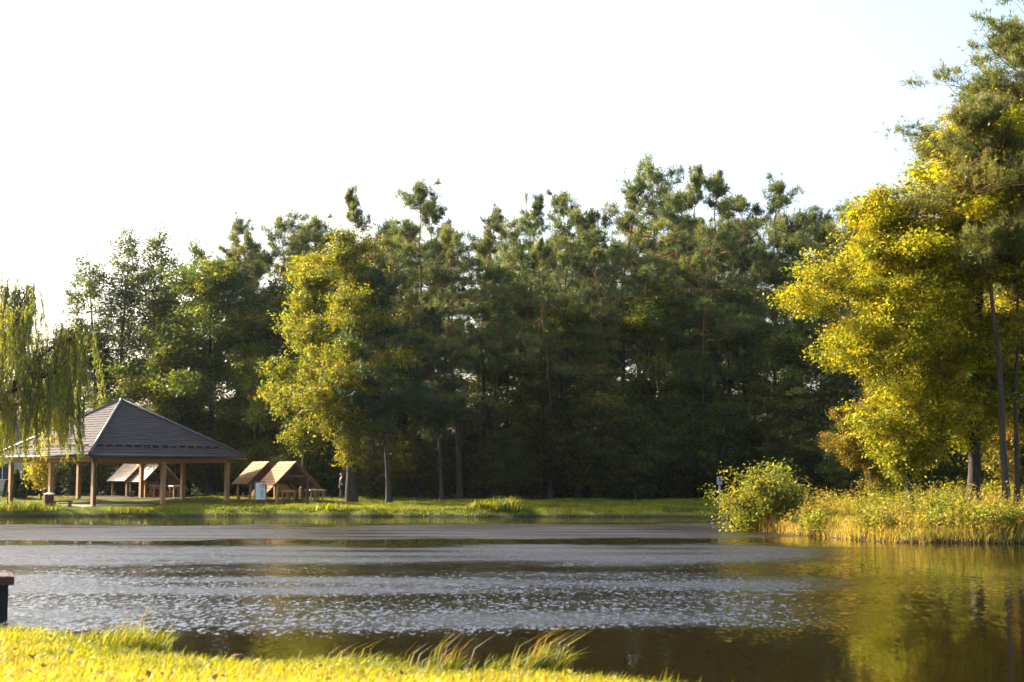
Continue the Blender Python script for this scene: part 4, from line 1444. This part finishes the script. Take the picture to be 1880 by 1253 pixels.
# ------------------------------------------------------------------ jetty at the left edge
def jetty():
    p = at(22, 1058, 20.6)
    p.x -= 0.01
    root = empty('jetty', (p.x, p.y, 0.0), R(22))
    zt = p.z
    m = MB()
    for i in range(26): m.box(-5.2 + i * 0.2, -5.2 + i * 0.2 + 0.185, -0.02, 0.9, zt - 0.045, zt)
    m.build('deck_planks', M_RED, root)
    MB().box(-5.2, 0.0, -0.07, -0.024, zt - 0.125, zt - 0.004).build('fascia', M_RED, root)
    MB().box(0.002, 0.04, -0.07, 0.9, zt - 0.125, zt - 0.004).build('fascia', M_RED, root)
    m = MB()
    for i in range(13): m.box(-5.12 + i * 0.392, -5.12 + i * 0.392 + 0.385, 0.02, 0.06, -0.35, zt - 0.13)
    m.build('skirt_boards', M_DARKWOOD, root)  # closes the space below the deck, its shade put into the near-black
    MB().box(-5.1, -0.10, 0.80, 0.84, -0.35, zt - 0.13).build('skirt_boards', M_DARKWOOD, root)
    for x in (-0.17, -2.5, -5.0):
        for y in (0.14, 0.70): MB().tube([(x, y, -1.2), (x, y, zt - 0.05)], 0.07, 10).build('pile', M_DARKWOOD, root, True)
    MB().box(-0.10, -0.065, 0.062, 0.79, -0.35, zt - 0.13).build('skirt_boards', M_DARKWOOD, root)
    tag(root, 'red-brown wooden jetty end jutting in at the left edge of the pond', 'jetty')


jetty()


def hoop():
    p = at(438, 1212, 15.35)
    g = gz(p.x, p.y)
    root = empty('metal_hoop', (p.x, p.y, g))
    top = at(438, 1203, 15.35).z - g
    w = 0.075
    pts = [(-w - 0.02, 0, -0.1), (-w - 0.01, 0, top * 0.55), (-w + 0.012, 0, top * 0.9), (-w + 0.04, 0, top), (w - 0.04, 0, top), (w - 0.012, 0, top * 0.9), (w + 0.01, 0, top * 0.55), (w + 0.02, 0, -0.1)]
    MB().tube(pts, 0.012, 8).build('bent_tube', solid_mat('rusty_steel', (0.16, 0.06, 0.05), (0.28, 0.13, 0.11), 20, 0.5, metal=0.5), root, True)
    tag(root, 'small rusty bent metal hoop in the grass at the near water edge', 'hoop')


hoop()


# ------------------------------------------------------------------ grass
def blades(rs, Pc, z, h, w, lean, cols, tipcol=None, seg=2):
    """one tapering bent blade at every point"""
    n = len(Pc)
    a = rs.uniform(0, 6.28, n)
    s = np.column_stack([np.cos(a), np.sin(a), np.zeros(n)]) * (w * 0.5)[:, None]
    d = np.column_stack([lean[:, 0], lean[:, 1], np.zeros(n)])
    base = np.column_stack([Pc, z - 0.02])
    mid = base + d * (h * 0.28)[:, None] + np.array([0, 0, 1]) * (h * 0.55)[:, None]
    tip = base + d * h[:, None] + np.array([0, 0, 1]) * (h * np.sqrt(np.maximum(0.15, 1 - 0.45 * (d ** 2).sum(1))))[:, None]
    V = np.stack([base - s, base + s, mid + s * 0.8, mid - s * 0.8, tip], 1).reshape(-1, 3)
    o = np.arange(n)[:, None] * 5
    Q = o + np.array([[0, 1, 2, 3]])
    T = o + np.array([[3, 2, 4]])
    C = np.repeat(cols, 5, 0).reshape(n, 5, 3)
    if tipcol is not None:
        C = C.copy()
        C[:, 4] = tipcol
    return V, Q, T, C.reshape(-1, 3)


LAWN = [(0.10, 0.13, 0.010), (0.20, 0.22, 0.012), (0.32, 0.29, 0.016), (0.44, 0.33, 0.035), (0.46, 0.33, 0.09)]
FARG = [(0.06, 0.09, 0.008), (0.12, 0.15, 0.010), (0.20, 0.21, 0.012), (0.30, 0.25, 0.03)]


def near_grass():
    rs = np.random.RandomState(601)
    n = 190000
    Pc = np.column_stack([rs.uniform(-9.5, 5.2, n), 9.3 + 11.5 * rs.rand(n)])
    keep = (np.abs(Pc[:, 0]) < 0.40 * Pc[:, 1] + 0.6)
    Pc = Pc[keep]
    d = sd_pond(Pc) + 0.27 * lump(Pc, 1.6, 3)
    Pc = Pc[d > -0.03]
    d = d[d > -0.03]
    z = ground(Pc)
    n = len(Pc)
    edge = np.exp(-np.maximum(d - 0.1, 0) / 0.35)
    clump = 0.5 + 0.5 * lump(Pc, 5.0, 21)
    h = (0.05 + 0.035 * rs.rand(n) + edge * 0.03 * np.clip(clump, 0.1, 2)) * np.exp(rs.normal(0, 0.3, n))
    lean = np.column_stack([rs.normal(0.35, 0.35, n), rs.normal(0.0, 0.35, n)])
    hue = np.clip(0.50 + 0.13 * lump(Pc, 1.2, 22) + 0.10 * lump(Pc, 6, 23) - 0.42 * np.exp(-np.maximum(d, 0) / 1.1) + 0.05 * np.minimum(d, 4), 0, 1)
    col = palette_mix(rs, LAWN, n, hue, 0.14)
    V, Q, T, C = blades(rs, Pc, z, h, 0.010 + 0.006 * rs.rand(n), lean, col)
    tag(link('lawn_grass', mesh_np('lawn_grass', V, Q, T, M_GRASS, C)), 'short sunlit yellow-green grass on the near bank', 'grass', kind='stuff')


near_grass()


def leaf_fall():
    rs = np.random.RandomState(611)
    n = 1500
    Pc = np.column_stack([rs.uniform(-7, 3, n), rs.uniform(9.5, 19, n)])
    d = sd_pond(Pc)
    Pc = Pc[d > 0.3]
    C = np.column_stack([Pc, ground(Pc) + 0.05 + 0.03 * rs.rand(len(Pc))])
    V, Q = leaf_quads(rs, C, 0.05, 0.9, 0.7)
    col = palette_mix(rs, [(0.10, 0.05, 0.02), (0.35, 0.22, 0.08), (0.55, 0.42, 0.22)], len(Pc), None, 0.2)
    tag(link('fallen_leaves', mesh_np('fallen_leaves', V, Q, mat=M_LEAF, cols=np.repeat(col, 4, 0))), 'dry pale fallen leaves scattered in the near grass', 'leaves', kind='stuff')


leaf_fall()


def clump(name, px, Y, n, h, spread, lean_x, label, pal, wide=0.014, stalks=0, seed=0, group='tall grass clumps at the near water edge'):
    rs = np.random.RandomState(seed + 700)
    x = (px - 940) / F * Y
    g = max(gz(x, Y), 0.0)
    Pc = np.clip(rs.normal(0, spread, (n, 2)), -1.9 * spread, 1.9 * spread) * [1, 0.6]
    hh = h * np.clip(rs.normal(0.7, 0.25, n), 0.25, 1.1)
    lean = np.column_stack([rs.normal(lean_x, 0.25, n), rs.normal(0, 0.25, n)])
    V, Q, T, C = blades(rs, Pc, np.zeros(n), hh, wide * (0.7 + 0.6 * rs.rand(n)), lean, palette_mix(rs, pal, n, None, 0.1))
    root = link(name, mesh_np(name, V, Q, T, M_GRASS, C), None, (x, Y, g))
    if stalks:
        Ps = rs.normal(0, spread * 0.9, (stalks, 2)) * [1, 0.5]
        hs = h * np.clip(rs.normal(1.6, 0.3, stalks), 0.9, 2.3)
        ls = np.column_stack([np.clip(rs.normal(lean_x, 0.12, stalks), 0, 0.85), rs.normal(0, 0.1, stalks)])
        V, Q, T, C = blades(rs, Ps, np.zeros(stalks), hs, np.full(stalks, 0.011), ls,
                            palette_mix(rs, [(0.14, 0.17, 0.016), (0.24, 0.22, 0.03), (0.28, 0.15, 0.06)], stalks, None, 0.2), np.array([0.20, 0.15, 0.04]))
        link('seed_stalks', mesh_np('seed_stalks', V, Q, T, M_GRASS, C), root)
    tag(root, label, 'grass clump', group)


GREENB = [(0.05, 0.09, 0.008), (0.13, 0.17, 0.010), (0.24, 0.25, 0.014), (0.34, 0.28, 0.03)]
clump('grass_clump', 232, 16.9, 520, 0.34, 0.28, 0.45, 'dark green bushy grass clump at the bank corner below the jetty', GREENB, 0.014, 10, 1)
clump('grass_clump', 262, 16.6, 300, 0.32, 0.16, 0.6, 'green grass clump leaning over the water next to the bushy corner clump', GREENB, 0.014, 6, 2)
clump('grass_clump', 815, 14.9, 140, 0.26, 0.10, 0.6, 'clump of long swept stalks rising highest left of the thick rightmost tuft', GREENB, 0.011, 22, 3)
clump('grass_clump', 984, 14.5, 420, 0.34, 0.14, 0.75, 'thick windswept grass tuft with reddish seed stalks at the water edge', GREENB, 0.013, 30, 4)
clump('grass_clump', 905, 14.7, 100, 0.26, 0.06, 0.7, 'small swept grass tuft between the two clumps with long stalks', GREENB, 0.012, 0, 5)
clump('grass_clump', 650, 15.2, 260, 0.20, 0.22, 0.7, 'low leaning grass clump in the middle of the near water edge', GREENB, 0.011, 8, 6)
clump('grass_clump', 572, 15.4, 70, 0.17, 0.08, 0.5, 'short sparse grass tuft right of the rusty hoop', GREENB, 0.010, 3, 7)
clump('grass_clump', 735, 15.15, 130, 0.18, 0.16, 0.6, 'low grass clump left of the single upright reddish stalk', GREENB, 0.011, 4, 8)
clump('grass_clump', 1705, 12.6, 26, 0.22, 0.05, 0.35, 'lone green grass tuft standing up at the lower right water edge', GREENB, 0.012, 0, 9)
clump('grass_clump', 1206, 13.8, 40, 0.15, 0.08, 0.4, 'thin grass tuft with two tall stalks near the end of the near bank', GREENB, 0.009, 4, 10)

FARC = 'grass clumps along the far bank'
clump('grass_clump', 926, 76.6, 220, 0.75, 0.45, 0.2, 'pale reed-like grass clump at the far waterline where the sunny bank turns dark', GREENB, 0.05, 0, 21, FARC)
clump('grass_clump', 882, 76.9, 160, 0.5, 0.4, 0.15, 'small grass clump on the sunny far bank left of the pale reed-like clump', GREENB, 0.05, 0, 22, FARC)
clump('grass_clump', 610, 77.6, 160, 0.45, 0.5, 0.1, 'rough grass clump at the far waterline below the person', GREENB, 0.05, 0, 23, FARC)
clump('grass_clump', 60, 77.4, 240, 0.6, 0.7, 0.1, 'broad rough grass clump at the far waterline below the thujas', GREENB, 0.05, 0, 24, FARC)
clump('grass_clump', 240, 77.5, 160, 0.4, 0.6, 0.1, 'low grass clump at the far waterline in front of the pavilion', GREENB, 0.05, 0, 25, FARC)


def far_grass():
    rs = np.random.RandomState(621)
    n = 260000
    Pc = np.column_stack([rs.uniform(-36, 18, n), 75 + 19 * rs.rand(n) ** 1.3])
    d = sd_pond(Pc) + 0.27 * lump(Pc, 1.6, 3)
    k = (d > -0.05) & ~((Pc[:, 1] > 88 + 1.5 * lump(Pc, 0.8, 5)) & (Pc[:, 0] > -7))
    c0 = at(165, 836, 80)
    th = R(48)
    lx = (Pc[:, 0] - c0.x) * math.cos(th) + (Pc[:, 1] - c0.y) * math.sin(th)
    ly = -(Pc[:, 0] - c0.x) * math.sin(th) + (Pc[:, 1] - c0.y) * math.cos(th)
    k &= ~((lx > 0.3) & (lx < 10.5) & (ly > 0.3) & (ly < 10.5))
    k &= (d > 0.42 + 0.25 * lump(Pc, 3.0, 36)) | (rs.rand(n) < 0.22)
    Pc, d = Pc[k], d[k]
    n = len(Pc)
    z = ground(Pc)
    cl = np.clip(0.6 + 0.6 * lump(Pc, 2.4, 31), 0.15, 2.2)
    edge = np.exp(-np.maximum(d, 0) / 0.8)
    lx, ly = lx[k], ly[k]
    near_p = (lx > -3) & (lx < 12) & (ly > -3) & (ly < 12)
    h = np.where(near_p, 0.45, 1.0) * (0.06 + 0.06 * rs.rand(n) + 0.04 * edge * cl + 0.09 * np.clip(cl - 1, 0, 1)) * np.exp(rs.normal(0, 0.3, n))
    lean = rs.normal(0.05, 0.4, (n, 2))
    hue = np.clip(0.5 + 0.2 * lump(Pc, 0.9, 32) + 0.14 * lump(Pc, 3, 33) - 0.2 * edge, 0, 1)
    V, Q, T, C = blades(rs, Pc, z, h, 0.03 + 0.02 * rs.rand(n), lean, palette_mix(rs, FARG, n, hue, 0.14))
    tag(link('bank_grass', mesh_np('bank_grass', V, Q, T, M_GRASS, C)), 'rough green grass along the far bank of the pond', 'grass', kind='stuff')


far_grass()


# ------------------------------------------------------------------ right bank herbs, shrubs
WEED = [(0.06, 0.09, 0.012), (0.16, 0.17, 0.018), (0.32, 0.27, 0.025), (0.42, 0.31, 0.08), (0.16, 0.09, 0.035)]


def weeds():
    rs = np.random.RandomState(631)
    n = 9000
    Pc = np.column_stack([rs.uniform(9.5, 27, n), rs.uniform(42, 66, n)])
    d = sd_pond(Pc) + 0.27 * lump(Pc, 1.6, 3)
    k = (d > 0.0) & (rs.rand(n) < np.clip(1.2 - d / 14, 0.25, 1))
    # a small bare landing between the bush and the herbs
    k &= ~((np.abs(Pc[:, 0] - 11.6) < 0.8) & (Pc[:, 1] < 53.5) & (Pc[:, 1] > 49))
    Pc, d = Pc[k], d[k]
    n = len(Pc)
    z = ground(Pc)
    zone = lump(Pc, 0.55, 41)
    h = np.clip(0.58 + 0.36 * zone + 0.12 * lump(Pc, 2.2, 48) + 0.05 * np.minimum(d, 6) + rs.normal(0, 0.2, n), 0.2, 1.7)
    a = rs.uniform(0, 6.28, n)
    tilt = np.abs(rs.normal(0, 0.16, n))
    ln = np.column_stack([np.cos(a) * tilt, np.sin(a) * tilt])
    hue = np.clip(0.42 + 0.27 * lump(Pc, 0.8, 42) + 0.12 * lump(Pc, 3, 43) + 0.35 * np.exp(-d / 0.7), 0, 1)
    Vs, Qs, Ts, Cs = blades(rs, Pc, z, h, np.full(n, 0.012), ln, palette_mix(rs, WEED, n, hue, 0.12))
    per = 13
    idx = np.repeat(np.arange(n), per)
    t = rs.rand(len(idx)) ** 0.8
    base = np.column_stack([Pc, z])[idx]
    C = base + np.column_stack([ln[idx] * (h[idx] * t)[:, None], h[idx] * t]) + rs.normal(0, 0.05, (len(idx), 3))
    C[:, 2] = np.maximum(C[:, 2], base[:, 2] + 0.01)
    Vl, Ql = leaf_quads(rs, C, 0.10, 0.3, 0.32)
    cl = np.repeat(palette_mix(rs, WEED, len(idx), hue[idx], 0.14), 4, 0)
    V = np.concatenate([Vs, Vl])
    Q = np.concatenate([Qs, Ql + len(Vs)])
    tag(link('tall_weeds', mesh_np('tall_weeds', V, Q, Ts, M_GRASS, np.concatenate([Cs, cl]))), 'tall yellow-green weeds and dry herbs covering the right bank', 'weeds', kind='stuff')
    # grass between the herbs and a straw-coloured fringe over the water
    m = 90000
    Pg = np.column_stack([rs.uniform(8, 26, m), rs.uniform(42, 64, m)])
    d = sd_pond(Pg) + 0.27 * lump(Pg, 1.6, 3)
    Pg, d = Pg[d > -0.1], d[d > -0.1]
    m = len(Pg)
    e = np.exp(-np.maximum(d, 0) / 0.5)
    hg = (0.14 + 0.22 * rs.rand(m) + 0.22 * e * rs.rand(m)) * np.clip(1 + 0.4 * lump(Pg, 1.5, 44), 0.3, 2)
    hu = np.clip(0.45 + 0.2 * lump(Pg, 0.7, 45) + 0.3 * e, 0, 1)
    V, Q, T, C = blades(rs, Pg, np.maximum(ground(Pg), -0.02), hg, 0.018 + 0.012 * rs.rand(m), rs.normal(0, 0.35, (m, 2)), palette_mix(rs, WEED, m, hu, 0.15))
    tag(link('straw_grass', mesh_np('straw_grass', V, Q, T, M_GRASS, C)), 'straw-coloured grass among the weeds of the right bank', 'grass', kind='stuff')


weeds()


def shrub(px, top, Y, w, n_cl, n_lf, pal, label, seed, leaf=0.10, name='shrub', cl=0.3):
    x = (px - 940) / F * Y
    g = max(gz(x, Y), 0.0)
    H = at(px, top, Y).z - g
    rs = np.random.RandomState(seed)
    stems = []
    T = []
    ns = 9 if w < 1.3 else 16
    for i in range(ns):
        a = i * 6.28 / ns + rs.normal(0, 0.3)
        r = w * rs.uniform(0.15, 1.0)
        h = H * (0.42 + 0.58 * (1 - r / w) ** 0.8) * rs.uniform(0.75, 1.08)
        t = np.linspace(0, 1, 6)
        pts = np.column_stack([math.cos(a) * r * t ** 0.8, math.sin(a) * r * t ** 0.8, h * t ** 1.05 - 0.1]) + rs.normal(0, 0.03, (6, 3)) * t[:, None]
        stems.append(tube_np(pts, np.linspace(0.035, 0.008, 6), 5))
        for j in range(max(3, n_cl // ns)):
            s = rs.uniform(0.12, 1.0)
            q = np.array([np.interp(s, t, pts[:, c]) for c in range(3)])
            o = rs.normal(0, 0.24 * w, 3) * [1, 1, 0.5]
            e = q + o
            e[2] = max(e[2], 0.08)
            stems.append(tube_np(np.stack([q, (q + e) / 2 + [0, 0, 0.05], e]), [0.012, 0.009, 0.005], 4))
            T.append(e)
    T = np.array(T)
    idx = np.repeat(np.arange(len(T)), n_lf)
    off = rs.normal(size=(len(idx), 3)) * cl * [1, 1, 0.8]
    C = T[idx] + off
    C[:, 2] = np.maximum(C[:, 2], 0.03)
    V, Q = leaf_quads(rs, C, leaf, 0.5)
    hue = np.clip(rs.rand(len(T)) * 0.8, 0, 1)
    root = empty(name, (x, Y, g))
    tv, tq = join(stems)
    link('stems', mesh_np('stems', tv, tq, mat=M_BARK), root)
    link('foliage', mesh_np('foliage', V, Q, mat=M_LEAF, cols=np.repeat(palette_mix(rs, pal, len(idx), hue[idx], 0.15), 4, 0)), root)
    tag(root, label, 'shrub', 'shrubs on the right bank')


shrub(1405, 832, 55.5, 1.6, 230, 56, BUSHY, 'big bright bush at the tip of the right bank, standing over the water', 801, 0.105, cl=0.21)
shrub(1440, 862, 56.5, 1.0, 60, 50, MAPLE, 'darker green bush joined to the right side of the big waterside bush', 802, 0.11, cl=0.26)
shrub(1362, 915, 55.2, 0.7, 40, 40, BUSHY, 'small low bush at the left foot of the big waterside bush', 803, 0.10, cl=0.22)
shrub(1605, 930, 47.5, 0.7, 45, 45, BUSHY, 'low brownish shrub on the bank left of the slim oak trunk', 804, 0.09, cl=0.2)
shrub(1640, 925, 49.5, 0.55, 36, 40, MAPLE, 'leafy green shrub against the foot of the slim oak trunk', 805, 0.09, cl=0.2)
shrub(1745, 905, 46.8, 0.9, 70, 50, MAPLE, 'bushy yellow-green shrub in front of the thick oak trunk', 806, 0.09, cl=0.22)
shrub(1800, 925, 45.8, 0.9, 70, 50, BUSHY, 'broad shrub hanging over the water below the pine boles', 807, 0.09, cl=0.22)
shrub(1865, 930, 45.6, 0.8, 60, 50, MAPLE, 'rightmost green shrub at the water edge', 808, 0.09, cl=0.22)
shrub(1500, 935, 51.0, 0.7, 45, 45, BUSHY, 'ragged herb-like shrub right of the bare landing', 809, 0.09, cl=0.2)


def sapling():
    x = (1712 - 940) / F * 48.5
    rs = np.random.RandomState(820)
    g = gz(x, 48.5)
    t = np.linspace(0, 1, 7)
    pts = np.column_stack([0.12 * np.sin(t * 4), 0.05 * t, 2.0 * t - 0.1])
    parts = [tube_np(pts, np.linspace(0.02, 0.006, 7), 6)]
    C = []
    for i in range(12):
        s = rs.uniform(0.35, 1)
        q = np.array([np.interp(s, t, pts[:, c]) for c in range(3)])
        e = q + np.array([rs.normal(0, 0.22), rs.normal(0, 0.22), 0.15])
        parts.append(tube_np(np.stack([q, (q + e) / 2, e]), [0.007, 0.006, 0.004], 4))
        C.append(e + rs.normal(0, 0.08, (7, 3)))
    C = np.concatenate(C)
    V, Q = leaf_quads(rs, C, 0.08, 0.4)
    tv, tq = join(parts)
    root = empty('sapling', (x, 48.5, g))
    link('stem', mesh_np('stem', tv, tq, mat=M_BARK), root)
    link('foliage', mesh_np('foliage', V, Q, mat=M_LEAF, cols=np.repeat(palette_mix(rs, OAK, len(C), None, 0.2), 4, 0)), root)
    tag(root, 'thin nearly bare sapling in the weeds right of the slim oak trunk', 'sapling')


sapling()


# ------------------------------------------------------------------ thin autumn haze over the pond
def haze():
    m, nt, out = new_mat('haze')
    v = N(nt, 'ShaderNodeVolumePrincipled')
    v.inputs['Color'].default_value = (0.72, 0.86, 1.0, 1)
    v.inputs['Density'].default_value = 0.00006
    v.inputs['Anisotropy'].default_value = 0.6
    nt.links.new(v.outputs[0], out.inputs['Volume'])
    o = MB().box(-110, 110, -12, 165, -2.3, 34).build('haze', m)
    tag(o, kind='stuff', label='thin pale autumn haze between the trees over the pond')


haze()
